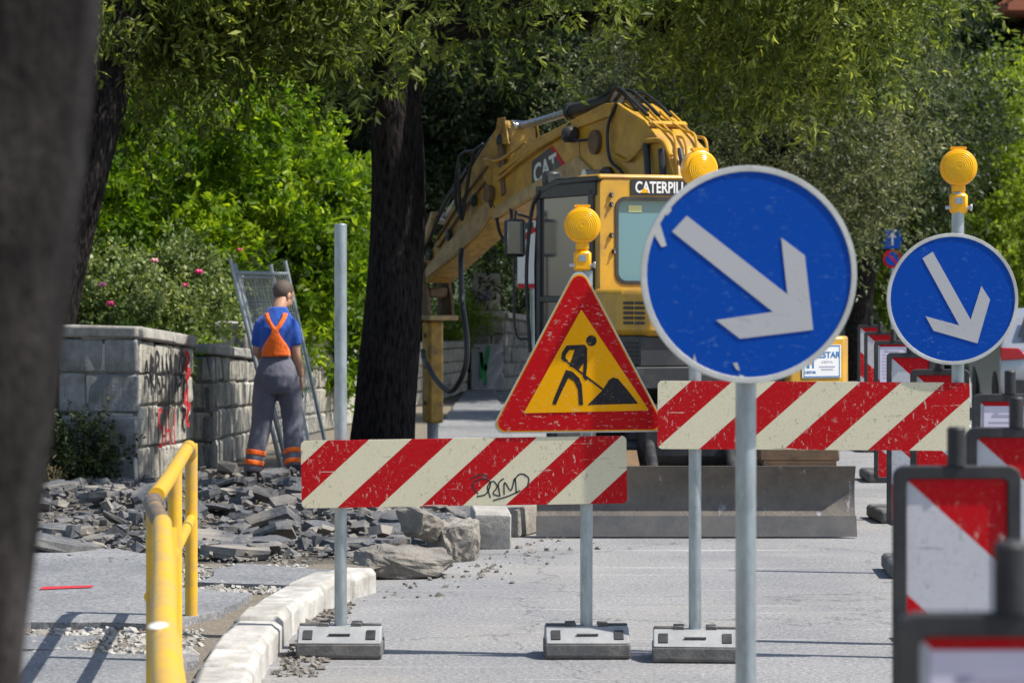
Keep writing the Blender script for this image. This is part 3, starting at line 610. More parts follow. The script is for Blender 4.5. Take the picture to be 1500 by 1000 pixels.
# ------------------------------------------------------------------ stone walls
def rough_block(L, T, H, rr, j=.012):
    m = MB(); m.box((0, 0, 0), (L, T, H), ch=min(.02, H * .15)); m.v = [(x + rr.uniform(-j, j) * .6, y + rr.uniform(-j, j), z + rr.uniform(-j, j) * .6) for x, y, z in m.v]; return m
def wall_run(root, A, B, z0, tA, tB, thick, courses, mat, seed, cope=.10, lmin=.3, lmax=.7, over=.035, copemat=None):
    """courses of separate blocks from A to B with a coping on top; blocks face to the right of A->B"""
    rr = random.Random(seed); A, B = Vector(A), Vector(B); d = B - A; Ln = d.length; u = d / Ln; ang = math.atan2(u.y, u.x)
    O = Vector(root.location)
    hts = [rr.uniform(.85, 1.15) for _ in range(courses)]; tot = sum(hts)
    nn = Vector((-u.y, u.x))
    def put(m, name, mt, s, z, off, tilt=0, bev=.006):
        c = A + u * s + nn * off; m.build(name, mt, root, bevel=bev, loc=(c.x - O.x, c.y - O.y, z - O.z), rot=(0, tilt, ang))
    core = MB(); tl = min(tA, tB) - cope - .02; core.box((0, 0, 0), (Ln - .03, thick - .05, tl - z0)); put(core, 'wall_core', M['mortar'], Ln / 2, (z0 + tl) / 2, thick / 2, bev=0)
    f0 = 0
    for ci in range(courses):
        f1 = f0 + hts[ci] / tot; s = 0
        while s < Ln - .02:
            L = rr.uniform(lmin, lmax); L = Ln - s if Ln - s - L < lmin * .7 else L; t = (s + L / 2) / Ln; H = tA + (tB - tA) * t - cope - z0
            put(rough_block(L - .012, thick + rr.uniform(-.01, .02), (f1 - f0) * H - .012, rr), 'block', mat, s + L / 2, z0 + H * (f0 + f1) / 2, thick / 2); s += L
        f0 = f1
    s = 0; sl = -math.atan2(tB - tA, Ln)
    while s < Ln - .02:
        L = rr.uniform(.6, .95); L = Ln - s if Ln - s - L < .35 else L; t = (s + L / 2) / Ln
        m = MB(); m.box((0, 0, 0), (L - .006, thick + over * 2, cope), ch=.015); m.v = [(x, y + rr.uniform(-.006, .006), z + rr.uniform(-.005, .005)) for x, y, z in m.v]
        put(m, 'coping_stone', copemat or M['coping'], s + L / 2, tA + (tB - tA) * t - cope / 2 + .004, thick / 2, sl); s += L
pier = empty('stone_wall', (-3.3, 24.6, 0)); tag(pier, 'short end of grey stone wall covered in black and red graffiti', 'stone wall')
wall_run(pier, (-3.86, 24.12), (-3.15, 23.95), 0, 1.39, 1.38, .13, 4, M['lime_grey_shade'], 1, lmin=.2, lmax=.42)  # front face in the darker copy, its shade put into the stone colour
wall_run(pier, (-3.13, 23.97), (-2.86, 25.55), 0, 1.37, 1.27, .5, 4, M['lime'], 2, lmin=.3, lmax=.6)
# graffiti on the raking face
def on_wall(A, B, out, root):
    A, B = Vector((*A, 0)), Vector((*B, 0)); u = (B - A).normalized(); nrm_ = Vector((u.y, -u.x, 0)); O = root.matrix_world.translation if False else Vector(root.location)
    Mx = Matrix.Identity(4); Mx.col[0] = (*u, 0); Mx.col[1] = (*(-nrm_), 0); Mx.col[2] = (0, 0, 1, 0); p = A + nrm_ * out - O; Mx.col[3] = (*p, 1); return Mx
Wm = on_wall((-3.13, 23.95), (-2.86, 25.55), .034, pier)
def graff(strokes, w, mat, Mx, root, y=0):
    m = MB()
    for s in strokes: r = ribbon(spline([(*p, 0) for p in s], 5), w * random.uniform(.8, 1.2), y); m.add(r.v, r.f)
    me = m.mesh('graffiti', mat, 0); me.transform(Mx); o = bpy.data.objects.new('graffiti', me); COL.objects.link(o); o.parent = root
rg = random.Random(9)
bl = [[(.14, .86), (.20, 1.14), (.27, .92)], [(.16, 1.0), (.25, 1.02)], [(.33, .84), (.34, 1.14), (.44, 1.10), (.35, .99), (.46, .86)], [(.52, 1.13), (.53, .90), (.62, .86), (.66, .98), (.65, 1.14)], [(.75, .84), (.77, 1.12), (.86, .96), (.93, 1.13), (.95, .86)], [(1.02, 1.12), (1.10, 1.14), (1.04, .98), (1.12, .88), (1.03, .85)]]
graff(bl, .045, M['blackpaint'], Wm, pier)
dr_ = []
for i in range(26): xx = rg.uniform(.12, 1.12); z_ = rg.uniform(.85, 1.0); dr_.append([(xx, z_), (xx + .004, z_ - .15), (xx, rg.uniform(.40, .68))])
graff(dr_, .013, M['blackpaint'], Wm, pier, -.001)
graff([[(.52, .64), (.44, .66), (.45, .52), (.54, .50), (.52, .36), (.42, .36)], [(.62, .34), (.70, .66), (.78, .34)], [(.65, .47), (.76, .47)], [(.90, .66), (.90, .34)]], .035, M['redpaint'], Wm, pier)
graff([[(1.22, 1.15), (1.36, 1.08), (1.24, 1.0), (1.38, .96), (1.25, .88)], [(1.3, .85), (1.22, .7), (1.38, .66), (1.26, .55), (1.36, .48)], [(1.24, 1.05), (1.3, .8), (1.3, .5)]], .05, M['redpaint'], Wm, pier, -.002)
low = empty('stone_wall', (-4.3, 24.9, 0)); tag(low, 'low rough stone wall beyond the short graffiti wall, overgrown with weeds', 'stone wall')
wall_run(low, (-5.2, 25.1), (-3.9, 24.55), 0, .66, .64, .4, 2, M['lime_grey_shade'], 3, cope=.06, lmin=.25, lmax=.45)
wb = empty('stone_wall', (-2.8, 27.8, 0)); tag(wb, 'low limestone wall with rough blocks just past the graffiti wall', 'stone wall')
wall_run(wb, (-3.03, 26.62), (-2.80, 26.5), 0, 1.18, 1.18, .12, 4, M['lime_grey_shade'], 5, lmin=.2, lmax=.3)  # shaded end face, painted by the darker stone
wall_run(wb, (-2.775, 26.52), (-2.60, 29.2), 0, 1.18, 1.06, .36, 4, M['lime'], 6)
wc = empty('stone_wall', (-2.4, 33, 0)); tag(wc, 'long limestone garden wall with flat coping running behind the worker', 'stone wall')
wall_run(wc, (-3.14, 30.1), (-2.80, 29.95), 0, 1.35, 1.34, .12, 4, M['lime_grey_shade'], 7, lmin=.2, lmax=.35)  # darker stone on this end too, shade painted in
wall_run(wc, (-2.76, 29.98), (-1.90, 36.0), 0, 1.34, .95, .36, 4, M['lime'], 8)
wd = empty('stone_wall', (-1.3, 41, 0)); tag(wd, 'low pale limestone wall seen beyond the tree trunk and breaker', 'stone wall')
wall_run(wd, (-1.95, 36.1), (-.72, 46.0), 0, .98, .84, .36, 4, M['lime'], 9, lmin=.4, lmax=.8)
we = empty('stone_wall', (-.2, 47.3, 0)); tag(we, 'grey stone retaining wall with corner pillar under a dark hedge', 'stone wall')
wall_run(we, (-.74, 47.0), (-.14, 46.9), 0, 1.32, 1.32, .5, 4, M['lime_grey_shade'], 10, lmin=.3, lmax=.6, over=.06)
wall_run(we, (-.12, 46.95), (.75, 50.2), 0, 1.30, 1.15, .45, 5, M['lime_grey_shade'], 11, lmin=.3, lmax=.6, over=.06)
m = MB(); m.box((0, 0, .31), (.46, .4, .6), ch=.02); o = m.build('pillar_block', M['kerb'], we, bevel=.01, loc=(-.23, -.05, 1.33)); 
graff([[(-.56 - .1 * k, 1.45 + .12 * k), (-.5, 1.6), (-.45 + .05 * k, 1.5), (-.4, 1.75 - .1 * k)] for k in range(3)], .02, plain('violet_paint', c3(.12, .08, .25), .7), Matrix.Translation((.2, -.57, 0)), we)
m = MB(); m.box((0, 0, .38), (.5, .06, .76)); m.build('metal_hatch', plain('hatch_grey', c3(.36, .37, .42), .5), we, loc=(-.22, -.4, .02))
graff([[(-.52, .9), (-.45, .6), (-.38, 1.0)], [(-.5, .9), (-.5, .45)], [(-.43, .7), (-.44, .35)]], .05, M['greenpaint'], Matrix.Translation((.2, -.69 + .24, -.25)), we)
wf = empty('stone_wall', (7, 58, 0)); tag(wf, 'distant low grey stone wall across the road beyond the delineator row', 'stone wall')
wall_run(wf, (5.0, 60), (14.0, 60), 0, 1.35, 1.35, .5, 3, M['lime_grey_shade'], 12, lmin=.6, lmax=1.1)
tag(sheet('garden_bed', [(-16, 25.6), (-4.2, 25.6), (-3.9, 24.75), (-3.45, 24.6), (-3.3, 25.7), (-3.2, 30.4), (-2.4, 36.3), (-1.15, 46.3), (-.7, 47.4), (.6, 51), (.6, 70), (-16, 70)], .8, M['bed'], th=.9), kind='structure')

# ------------------------------------------------------------------ trees and shrubs
G_OAK = 'roadside holm oaks'
tree('holm_oak', 'dark-barked holm oak with thick straight trunk beside the excavator arm', (-1.13, 26.0, .03),
     [(-.07, 0, -.03), (-.03, 0, .6), (.05, 0, 1.6), (.09, 0, 2.6), (.06, .1, 3.6), (.15, .4, 4.6)], [.32, .28, .255, .24, .23, .2],
     [((3.6, 1.2, 4.75), (1.6, 2.1, 1.3)), ((-1.3, .0, 4.35), (2.0, .6, .95)), ((1.0, -3.1, 4.55), (1.6, .5, .8)), ((3.5, -1.2, 4.6), (1.5, .8, .8))],
     M['oak'], M['bark_dark'], 260, 30, .25, 10, .26, .105, .028, 21, limbs=16, shell=.75, down=.5, spread=.9)
tree('holm_oak', 'leaning holm oak with near-black trunk rising over the graffiti wall', (gx(30, 24.2), 24.3, .03),
     [(0, 0, -.03), (.1, 0, .7), (.33, 0, 1.8), (.55, 0, 2.7), (.75, .2, 3.6), (.9, .4, 4.4)], [.26, .23, .215, .2, .19, .15],
     [((.9, 1.0, 4.6), (2.2, 1.6, 1.2)), ((2.0, 1.1, 4.3), (1.3, 1.2, 1.0))],
     M['oak'], M['bark_dark'], 120, 30, .25, 9, .26, .12, .032, 22, limbs=10, shell=.75, down=.5, spread=.9)
tree('street_tree', 'thick grey-barked trunk leaning at the edge of the footway beside the yellow railing', (-.868, 3.25, .1),
     [(-.05, 0, -.1), (-.01, 0, .5), (.06, 0, 1.2), (.15, 0, 1.9), (.25, 0, 2.8), (.36, 0, 3.8)], [.36, .27, .235, .235, .22, .18],
     [((-1.2, 1.2, 5.3), (1.8, 2.2, 1.3))], M['oak'], M['bark_grey2'], 45, 26, .3, 8, .28, .1, .03, 23, limbs=7)
tree('holm_oak', 'grey-green holm oak with rounded sunlit crown behind the excavator', (3.6, 36, 0),
     [(0, 0, 0), (.05, 0, 1), (.0, 0, 2.2), (-.1, 0, 3.4)], [.3, .25, .22, .18],
     [((.1, 0, 4.0), (1.65, 1.6, 1.75)), ((-1.0, .3, 4.3), (1.3, 1.4, 1.5)), ((-1.9, .8, 3.8), (1.2, 1.2, 1.2)), ((.5, -.1, 2.9), (1.0, 1.0, .8))],
     M['oakgrey'], M['bark_dark'], 300, 30, .22, 8, .22, .075, .024, 31, G_OAK, limbs=10, shell=.45, down=.2)
bgs = [(-1.6, 44, 5.2, 3.4), (1.2, 43, 5.0, 3.3), (4.0, 46, 4.9, 3.4), (6.4, 52, 4.6, 3.2), (-4.6, 46, 5.4, 3.6)]
lab = ['shadowed evergreen tree beyond the low pale limestone wall', 'shadowed evergreen tree straight behind the excavator boom', 'shadowed evergreen tree behind the big blue arrow disc', 'shadowed evergreen tree beyond the delineator row', 'shadowed evergreen tree behind the bright garden shrubs']
proto = None
for i, (x, y, z, r) in enumerate(bgs):
    if proto is None:
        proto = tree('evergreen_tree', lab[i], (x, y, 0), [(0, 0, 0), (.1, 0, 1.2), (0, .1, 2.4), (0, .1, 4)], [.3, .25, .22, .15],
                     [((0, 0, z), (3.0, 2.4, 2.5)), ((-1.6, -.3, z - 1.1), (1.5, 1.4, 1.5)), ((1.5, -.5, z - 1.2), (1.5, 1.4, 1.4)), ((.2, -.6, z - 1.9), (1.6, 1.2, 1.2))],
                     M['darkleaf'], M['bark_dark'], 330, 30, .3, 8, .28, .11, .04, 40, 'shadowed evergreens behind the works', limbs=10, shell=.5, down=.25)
    else:
        o = copy_tree(proto); o.location = (x, y, 0); o.rotation_euler.z = i * 1.3; o['label'] = lab[i]; s = r / 3.4; o.scale = (s, s, s * 1.02)
lims = [(8.6, 56, 4.6, 2.7, 'sunlit lime-green tree beyond the right end of the red and white barrier'), (11.4, 60, 4.5, 3.0, 'broad sunlit lime-green tree above the parked silver car'), (6.9, 62, 4.3, 2.8, 'lime-green tree half hidden behind the grey-green oak')]
proto2 = None
for i, (x, y, z, r, lb) in enumerate(lims):
    if proto2 is None:
        proto2 = tree('lime_tree', lb, (x, y, 0), [(0, 0, 0), (.1, 0, 1.0), (0, .1, 2.0), (0, .1, 3.6)], [.25, .2, .18, .12],
                      [((0, 0, 3.5), (2.5, 2.0, 2.3)), ((-1.2, -.4, 2.2), (1.3, 1.3, 1.4)), ((1.2, -.5, 2.4), (1.3, 1.3, 1.4))], M['limeleaf'], M['bark_grey'], 300, 30, .26, 8, .26, .11, .05, 50, 'lime-green trees beyond the road', shell=.4, down=.1)
    else:
        o = copy_tree(proto2); o.location = (x, y, 0); o.rotation_euler.z = i * 2.1; o['label'] = lb; o.scale = (r / 2.7,) * 3
for i, (x, y, sc, lb) in enumerate([(11.9, 84, 1.7, 'tall dark evergreen rising beside the red-roofed house'), (11.0, 80, 1.9, 'tall dark evergreen behind the lime-green trees')]):
    o = copy_tree(proto); o.location = (x, y, 0); o.rotation_euler.z = 2 + i; o.scale = (sc * .8, sc * .8, sc); o['label'] = lb; o['group'] = 'tall evergreens far behind'
# bright garden shrubs behind the wall
sh = [(-4.9, 32.4, 1.7, 1.25, 1.75, 'bright green laurel above the roses beside the leaning oak'), (-3.4, 33.0, 1.5, 1.2, 1.9, 'bright green laurel directly behind the leaning mesh fence panel'), (-2.65, 34.5, 1.0, 1.0, 1.7, 'bright green laurel against the thick oak trunk'), (-4.0, 35.5, 1.6, 1.3, 2.3, 'tall yellow-green laurel at the back of the garden'), (-6.2, 34.5, 1.7, 1.4, 2.0, 'bright green laurel half hidden by the leaning oak trunk')]
for i, (x, y, rx, ry, rz, lb) in enumerate(sh):
    bush('laurel_shrub', lb, (x, y, .8), [((0, 0, rz * .85), (rx, ry, rz)), ((rx * .4, -.4, rz * .5), (rx * .7, ry * .7, rz * .6))], M['bright'], 84, 26, .14, 8, .2, .125, .05, 60 + i, 'laurels in the garden behind the wall', shell=.5, down=.15)
rosep = [(-3.95, 27.8, .75, .75), (-3.5, 28.6, .7, .8), (-4.6, 28.3, .75, .85), (-3.55, 31.2, .5, .75), (-3.2, 32.4, .55, .8), (-2.75, 33.8, .5, .6)]
rl = ['rose bush with a deep pink bloom over the graffiti wall', 'rose bush with pink blooms left of the leaning mesh fence panel', 'pale-leaved rose bush beside the leaning oak trunk', 'rose bush behind the mesh fence panel, above the long wall', 'rose bush beside the worker\'s head over the long wall', 'rose bush near the thick trunk over the long wall']
rb = random.Random(3)
for i, (x, y, r, h) in enumerate(rosep):
    b = bush('rose_bush', rl[i], (x, y, .8), [((0, 0, h * .75), (r, r * .8, h * .75)), ((r * .3, -.2, h * 1.2), (r * .5, r * .5, h * .5))], M['roseleaf'], 60, 22, .11, 8, .14, .055, .034, 80 + i, 'rose bushes behind the wall', shell=.6, down=0, stems=12)
    for k in range([2, 3, 1, 2, 2, 1][i]):
        m = MB(); a = rb.uniform(0, 6.28)
        for q in range(7):
            an = q * .9; m.ellip((.02 * math.cos(an), .02 * math.sin(an), .012 * (q % 2)), (.024, .013, .02), 6, 4, Matrix.Rotation(an, 3, 'Z') @ Matrix.Rotation(.5, 3, 'X'))
        m.build('bloom', M['petal'] if (i + k) % 3 else M['petal_pale'], b, loc=(rb.uniform(-.6, .6) * r, -r * .85, h * rb.uniform(.95, 1.75)))
for i, (x, y, h, n_, lb) in enumerate([(-3.4, 27.9, .34, 34, 'tuft of fresh green leaves spilling over the low limestone wall'), (-3.35, 26.2, .3, 30, 'tuft of fresh green leaves behind the graffiti wall'), (-.95, 46.8, .55, 44, 'bright green bush at the foot of the stone pillar')]):
    bush('leafy_tuft', lb, (x, y, .8), [((0, 0, h * .6), (h * 1.1, h, h * .8))], M['grassleaf'], n_, 18, .09, 6, .15, .09, .02, 90 + i, 'green tufts along the wall', 'plant', stems=4)
bush('weed_clump', 'dark green weeds growing at the foot of the graffiti wall', (-3.75, 23.85, .06), [((0, 0, .22), (.5, .28, .3)), ((-.45, .1, .3), (.35, .3, .35))], M['darkleaf'], 70, 18, .08, 7, .12, .05, .022, 97, None, 'weeds', stems=8)
bush('dry_weed', 'dry brown weeds at the foot of the leaning oak', (-4.15, 23.2, .06), [((0, 0, .08), (.4, .3, .12))], M['dryleaf'], 26, 14, .07, 6, .1, .05, .012, 98, None, 'weeds', stems=4)
hd = bush('hedge', 'clipped dark hedge behind the grey retaining wall', (.35, 50.5, .8), [((0, 0, .75), (1.0, .8, .95)), ((1.4, 1.0, .8), (1.2, .8, 1.0))], M['darkleaf'], 160, 26, .17, 8, .18, .07, .035, 99, None, 'hedge', shell=.35)
bush('shrub', 'light green shrub above the dark hedge by the red and white notice board', (.1, 52.5, .8), [((0, 0, 1.75), (1.1, .6, .45))], M['bright'], 46, 22, .15, 8, .18, .09, .045, 101, None, 'shrub')
# far wooded slope
rng = np.random.default_rng(77)
n = N('wooded_slope'); v = n.coord(); n.col(n.mix(n.noise(v, 1.5, 6), c3(.02, .035, .012), c3(.05, .07, .025))); n.set(Roughness=1); M['slope'] = n.m
m = MB(); xs = np.linspace(-60, 80, 30); ys = np.linspace(92, 180, 12)
m.add([(x, y, (y - 92) * .28 + 1.2 * math.sin(x * .2 + y * .1)) for y in ys for x in xs], [(j * 30 + i, j * 30 + i + 1, (j + 1) * 30 + i + 1, (j + 1) * 30 + i) for j in range(11) for i in range(29)])
tag(m.build('hill', M['slope']), kind='structure')
C = np.stack([rng.uniform(-22, 30, 620), rng.uniform(70, 92, 620), np.zeros(620)], 1); C[:, 2] = rng.uniform(.5, 1, 620) * (2 + (C[:, 1] - 70) * .62); C[:, 0] += 0
P = (C[:, None] + rng.normal(size=(620, 30, 3)) * .75).reshape(-1, 3); D = nrm(rng.normal(size=(len(P), 3)) + np.array([0, -.5, .2]))
km = ~((P[:, 0] > 12.5) & (P[:, 2] > 6.5)); lvw = (np.repeat(rng.random(620), 30) * .8)[km]; P, D = P[km], D[km]
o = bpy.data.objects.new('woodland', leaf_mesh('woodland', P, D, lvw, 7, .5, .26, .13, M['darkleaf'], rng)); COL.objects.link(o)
tag(o, 'dark wood filling the slope behind the road', 'woodland', kind='stuff')

# house with a tiled roof, top right, and cable
hs = empty('house', (14.3, 76, -.42)); tag(hs, 'house with red tiled eaves showing above the far trees', 'house')
hw = plain('house_wall', c3(.16, .12, .10), .9)
m = MB(); m.box((2.6, 3, 4.2), (6, 6, 9.9)); m.build('wall', hw, hs)
m = MB(); m.prism([(-1.2, 9.45), (6.5, 9.45), (6.5, 9.62), (2.6, 11.9), (-1.2, 9.62)], 'y', -.9, 6.9); m.build('roof', plain('roof_tile', c3(.40, .13, .07), .9), hs)
for k in range(12):
    m = MB(); m.tube([(0, 0, 0), (1.9, 0, 1.12)], .09, 8); m.build('roof_tile', plain('tile', c3(.44, .15, .08), .9) if k == 0 else bpy.data.materials['tile'], hs, loc=(-1.1, -.8 + k * .25, 9.72))
m = MB(); m.tube(spline([(3, 62, 8.0), (9, 66, 7.3), (15, 76, 7.6), (17.2, 88, 8.3)], 8), .02, 6); tag(m.build('overhead_cable', M['rubber']), 'thin black cable strung across the trees to the tiled house', 'cable')
gh = empty('garden_house', (-6.3, 38, .8)); tag(gh, 'pale garden house wall glimpsed above the roses', 'house')
m = MB(); m.box((0, 1, 1.0), (3.4, 2, 2.0)); m.build('wall', plain('pale_render', c3(.55, .50, .46), .9), gh)
m = MB(); m.box((.6, -.03, .9), (.5, .06, 1.2)); m.build('window', M['glassdark'], gh)
m = MB(); m.box((0, 1, 2.06), (3.7, 2.3, .12)); m.build('roof', plain('slab_roof', c3(.3, .28, .26), .9), gh)

# ------------------------------------------------------------------ barriers, signs, lamps
D1 = F / 315.0
def plate_foot(root, x, y, rz=0.0, w=.395):
    prof = [(-.145, 0), (-.155, .012), (-.15, .072), (-.052, .138), (.052, .138), (.15, .072), (.155, .012), (.145, 0)]
    R = Matrix.Rotation(rz, 3, 'Z')
    lo = MB(); lo.prism([(-.145, 0), (-.155, .012), (-.15, .07), (.15, .07), (.155, .012), (.145, 0)], 'x', -w / 2, w / 2)
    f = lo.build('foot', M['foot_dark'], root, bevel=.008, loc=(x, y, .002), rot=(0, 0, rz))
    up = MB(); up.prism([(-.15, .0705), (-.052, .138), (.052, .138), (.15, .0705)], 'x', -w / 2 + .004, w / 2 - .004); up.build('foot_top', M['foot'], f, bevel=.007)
    for sx in (-1, 1):
        for sy in (-1, 1):
            m = MB(); m.box((0, 0, 0), (.042, .062, .006), R=Matrix.Rotation(math.radians(34) * -sy, 3, 'X')); m.build('handle_hole', M['black'], f, loc=(sx * (w / 2 - .052), sy * .1015, .1065))
        for sy in (-1, 1):
            m = MB(); m.box((0, 0, 0), (.05, .018, .02), ch=.004); m.build('lug', M['foot_dark'], f, loc=(sx * .075, sy * .035, .146))
        m = MB(); m.box((0, 0, 0), (.09, .03, .012), ch=.003); m.build('lug', M['foot_dark'], f, loc=(sx * .145, 0, .143))
    m = MB(); m.box((0, 0, 0), (.10, .008, .006), R=Matrix.Rotation(math.radians(34), 3, 'X')); m.build('slot', M['black'], f, loc=(0, -.106, .1085))
def post(root, x, y, z0, z1, r=.029, mat=None):
    m = MB(); m.lathe([(r, z0), (r, z1 - .004), (r - .004, z1), (r - .0045, z1 - .03)], 'z', 20); return m.build('post', mat or M['galv'], root, loc=(x, y, 0))
def board(root, cx, cz, w, h, mat, y, tilt):
    m = MB(); m.prism(rrect(w, h, .022), 'y', -.009, .009); b = m.build('board', mat, root, loc=(cx, y, cz), rot=(0, tilt, 0)); return b
def clamp(root, x, y, z):
    m = MB(); m.box((0, 0, 0), (.11, .016, .035), ch=.003); m.tube([(-.043, -.012, 0), (-.043, .02, 0)], .008, 6); m.tube([(.043, -.012, 0), (.043, .02, 0)], .008, 6); m.build('clamp', M['steel'], root, loc=(x, y, z))
b1 = empty('traffic_barrier', (gx(680, D1), D1, 0)); tag(b1, 'red and cream striped barrier board with graffiti tag in front of the rubble', 'barrier', 'striped barriers')
st1 = striped('stripes_near', 1.0, -1.12, -.805, .39, .49, c3(.48, .004, .009), c3(.72, .66, .47))
bd = board(b1, 0, 1.71 - (690 - HZ) / 315, 1.508, .312, st1, -.045, math.radians(-.9))
xl, xr = gx(499, D1) - gx(680, D1), gx(859, D1) - gx(680, D1)
post(b1, xl, 0, .13, 1.71 + (HZ - 328) / 315); plate_foot(b1, xl, 0); post(b1, xr, 0, .13, 1.79); plate_foot(b1, xr, 0, .02)
for x in (xl, xr):
    for z in (.80, .93): clamp(b1, x, -.026, z)
tg = []
for pts in ([(700, 722), (692, 708), (706, 700), (718, 706), (712, 722), (698, 726)], [(718, 728), (714, 712), (722, 704), (728, 712), (722, 722), (732, 726)], [(732, 726), (730, 708), (738, 700)], [(738, 724), (739, 706), (748, 718), (754, 700), (756, 722)], [(752, 704), (762, 694), (774, 700), (772, 714)], [(722, 732), (744, 726), (762, 718)], [(690, 700), (704, 694), (716, 698)]):
    tg.append([((a - 680) / 315, -(b - 690) / 315) for a, b in pts])
m = MB()
for s in tg: r = ribbon(spline([(*p, 0) for p in s], 5), .0065, -.0098); m.add(r.v, r.f)
m.build('graffiti', M['blackpaint'], bd, smooth=0)
D2 = D1 - .13; s2 = F / D2
b2 = empty('traffic_barrier', (gx(1190, D2), D2, 0)); tag(b2, 'red and cream striped barrier board crossing behind the tall blue arrow disc', 'barrier', 'striped barriers')
st2 = striped('stripes_far', 1.0, -1.12, -.35, .387, .49, c3(.48, .004, .009), c3(.72, .66, .47))
board(b2, 0, 1.71 - (608 - HZ) / s2, 455 / s2, .312, st2, -.045, math.radians(.35))
x3, x4 = gx(1018, D2) - gx(1190, D2), gx(1403, D2) - gx(1190, D2)
post(b2, x3, 0, .13, 2.1); plate_foot(b2, x3, 0, -.05); post(b2, x4, 0, .13, 2.15); plate_foot(b2, x4, 0, .0)
for x in (x3, x4):
    for z in (1.06, 1.18): clamp(b2, x, -.026, z)

def roadworks(loc, rz):
    root = empty('roadworks_sign', loc, rz); tag(root, 'triangular red and yellow roadworks sign with black digging figure', 'road sign')
    k = 1 / 315.0; cx, cz = 847, 560
    def pt(p): return ((p[0] - cx) * k, -(p[1] - cz) * k)
    tri = [pt(p) for p in ((848, 383), (716, 634), (979, 631))]
    def scaled(t, f):
        c = Vector((sum(p[0] for p in t) / 3, sum(p[1] for p in t) / 3)); return [tuple(c + (Vector(p) - c) * f) for p in t]
    m = MB(); m.prism(rounded(tri, .042), 'y', -.002, .012); m.build('plate', M['rim'], root)
    m = MB(); m.prism(rounded(scaled(tri, .975), .04), 'y', -.0042, -.0021); m.build('edge_line', M['amber'], root)
    m = MB(); m.prism(rounded(scaled(tri, .955), .038), 'y', -.0062, -.0043); m.build('border', M['red'], root)
    m = MB(); m.prism(rounded([pt(p) for p in ((851, 453), (767, 604), (950, 600))], .004), 'y', -.0082, -.0063); m.build('field', M['amber'], root)
    def zp(L): return [pt((680 + x / 4.1667, 440 + y / 4.1667)) for x, y in L]
    pic = MB()
    def ink(L, y): pic.prism(zp(L), 'y', y, -.0083)
    pic.prism(zp([(774 + 32 * math.cos(t * .3142), 244 + 33 * math.sin(t * .3142)) for t in range(20)]), 'y', -.0094, -.0083)
    ink([(624, 272), (735, 268), (748, 290), (748, 400), (742, 450), (750, 478), (738, 486), (722, 462), (726, 380), (698, 420), (640, 398), (672, 300), (640, 300), (618, 330), (618, 352), (632, 362), (608, 372), (590, 352), (594, 318)], -.0093)
    ink([(620, 420), (660, 432), (700, 470), (716, 510), (724, 634), (698, 636), (692, 540), (668, 490), (634, 470), (590, 560), (558, 634), (536, 628), (548, 590), (590, 490)], -.0092)
    ink([(606, 362), (612, 354), (846, 534), (840, 546)], -.0091)
    ink([(750, 634), (840, 545), (880, 482), (905, 466), (935, 474), (1000, 550), (1058, 626)], -.0090)
    pic.build('pictogram', M['ink'], root, smooth=0)
    m = MB(); m.box((.035, .02, -.12), (.16, .016, .03)); m.box((.035, .02, .2), (.12, .016, .03)); m.build('bracket', M['steel'], root)
    return root
roadworks((gx(847, D1), D1 - .055, 1.71 - (560 - HZ) / 315), 0)

def arrow_disc(label, loc, R, pts, c0, r0, post_h=None, rz=0.0, chips=()):
    root = empty('arrow_sign', loc, rz); tag(root, label, 'road sign', 'blue arrow discs')
    m = MB(); m.lathe([(R * .97, .022), (R, .022), (R + .002, .002), (R, -.008), (R * .955, -.008), (R * .945, -.002), (0.01, -.002)], 'y', 72); m.build('rim', M['rim'], root)
    m = MB(); m.prism(circle(0, 0, R * .958, 72), 'y', -.0045, -.0021); m.build('disc', M['blue'], root)
    m = MB(); m.prism([((x - c0[0]) / r0 * R, -(y - c0[1]) / r0 * R) for x, y in pts], 'y', -.0066, -.0046); m.build('arrow', M['arrow'], root, smooth=0)
    for ch in chips:
        m = MB(); m.prism([((x - c0[0]) / r0 * R, -(y - c0[1]) / r0 * R) for x, y in ch], 'y', -.0062, -.0046); m.build('paint_chip', M['rim'], root, smooth=0)
    for z in (-.16, .16):
        m = MB(); m.box((0, .03, z), (.14, .016, .032), ch=.003); m.build('bracket', M['steel'], root)
    if post_h is not None:
        post(root, 0, .067, -post_h, R * .8)
    return root
D3 = F / 530.0
arrow_disc('large blue arrow disc on its own tall post, scuffed and chipped at the rim', (gx(1097, D3), D3, 1.71 - (402 - HZ) / 530), .299,
           [(262, 290), (633, 578), (610, 370), (697, 435), (728, 708), (458, 740), (370, 672), (580, 642), (208, 348)], (492, 505), 397, 1.71 + (HZ - 402) / 530, .045,
           [[(136, 345), (158, 300), (172, 345), (188, 400), (170, 405), (150, 372)], [(175, 270), (200, 248), (206, 270), (190, 290)], [(280, 845), (290, 795), (305, 850), (330, 875)], [(432, 830), (448, 828), (458, 858), (445, 852)], [(455, 872), (470, 875), (490, 895), (460, 892)]])
arrow_disc('blue arrow disc with steep white arrow below an amber lamp on the striped barrier', (gx(1395, D2 - .06), D2 - .065, 1.71 - (438 - HZ) / (F / (D2 - .06))), .3,
           [(412, 290), (556, 548), (597, 420), (630, 472), (582, 638), (415, 590), (385, 535), (513, 570), (373, 315)], (488, 470), 249, None, .0)

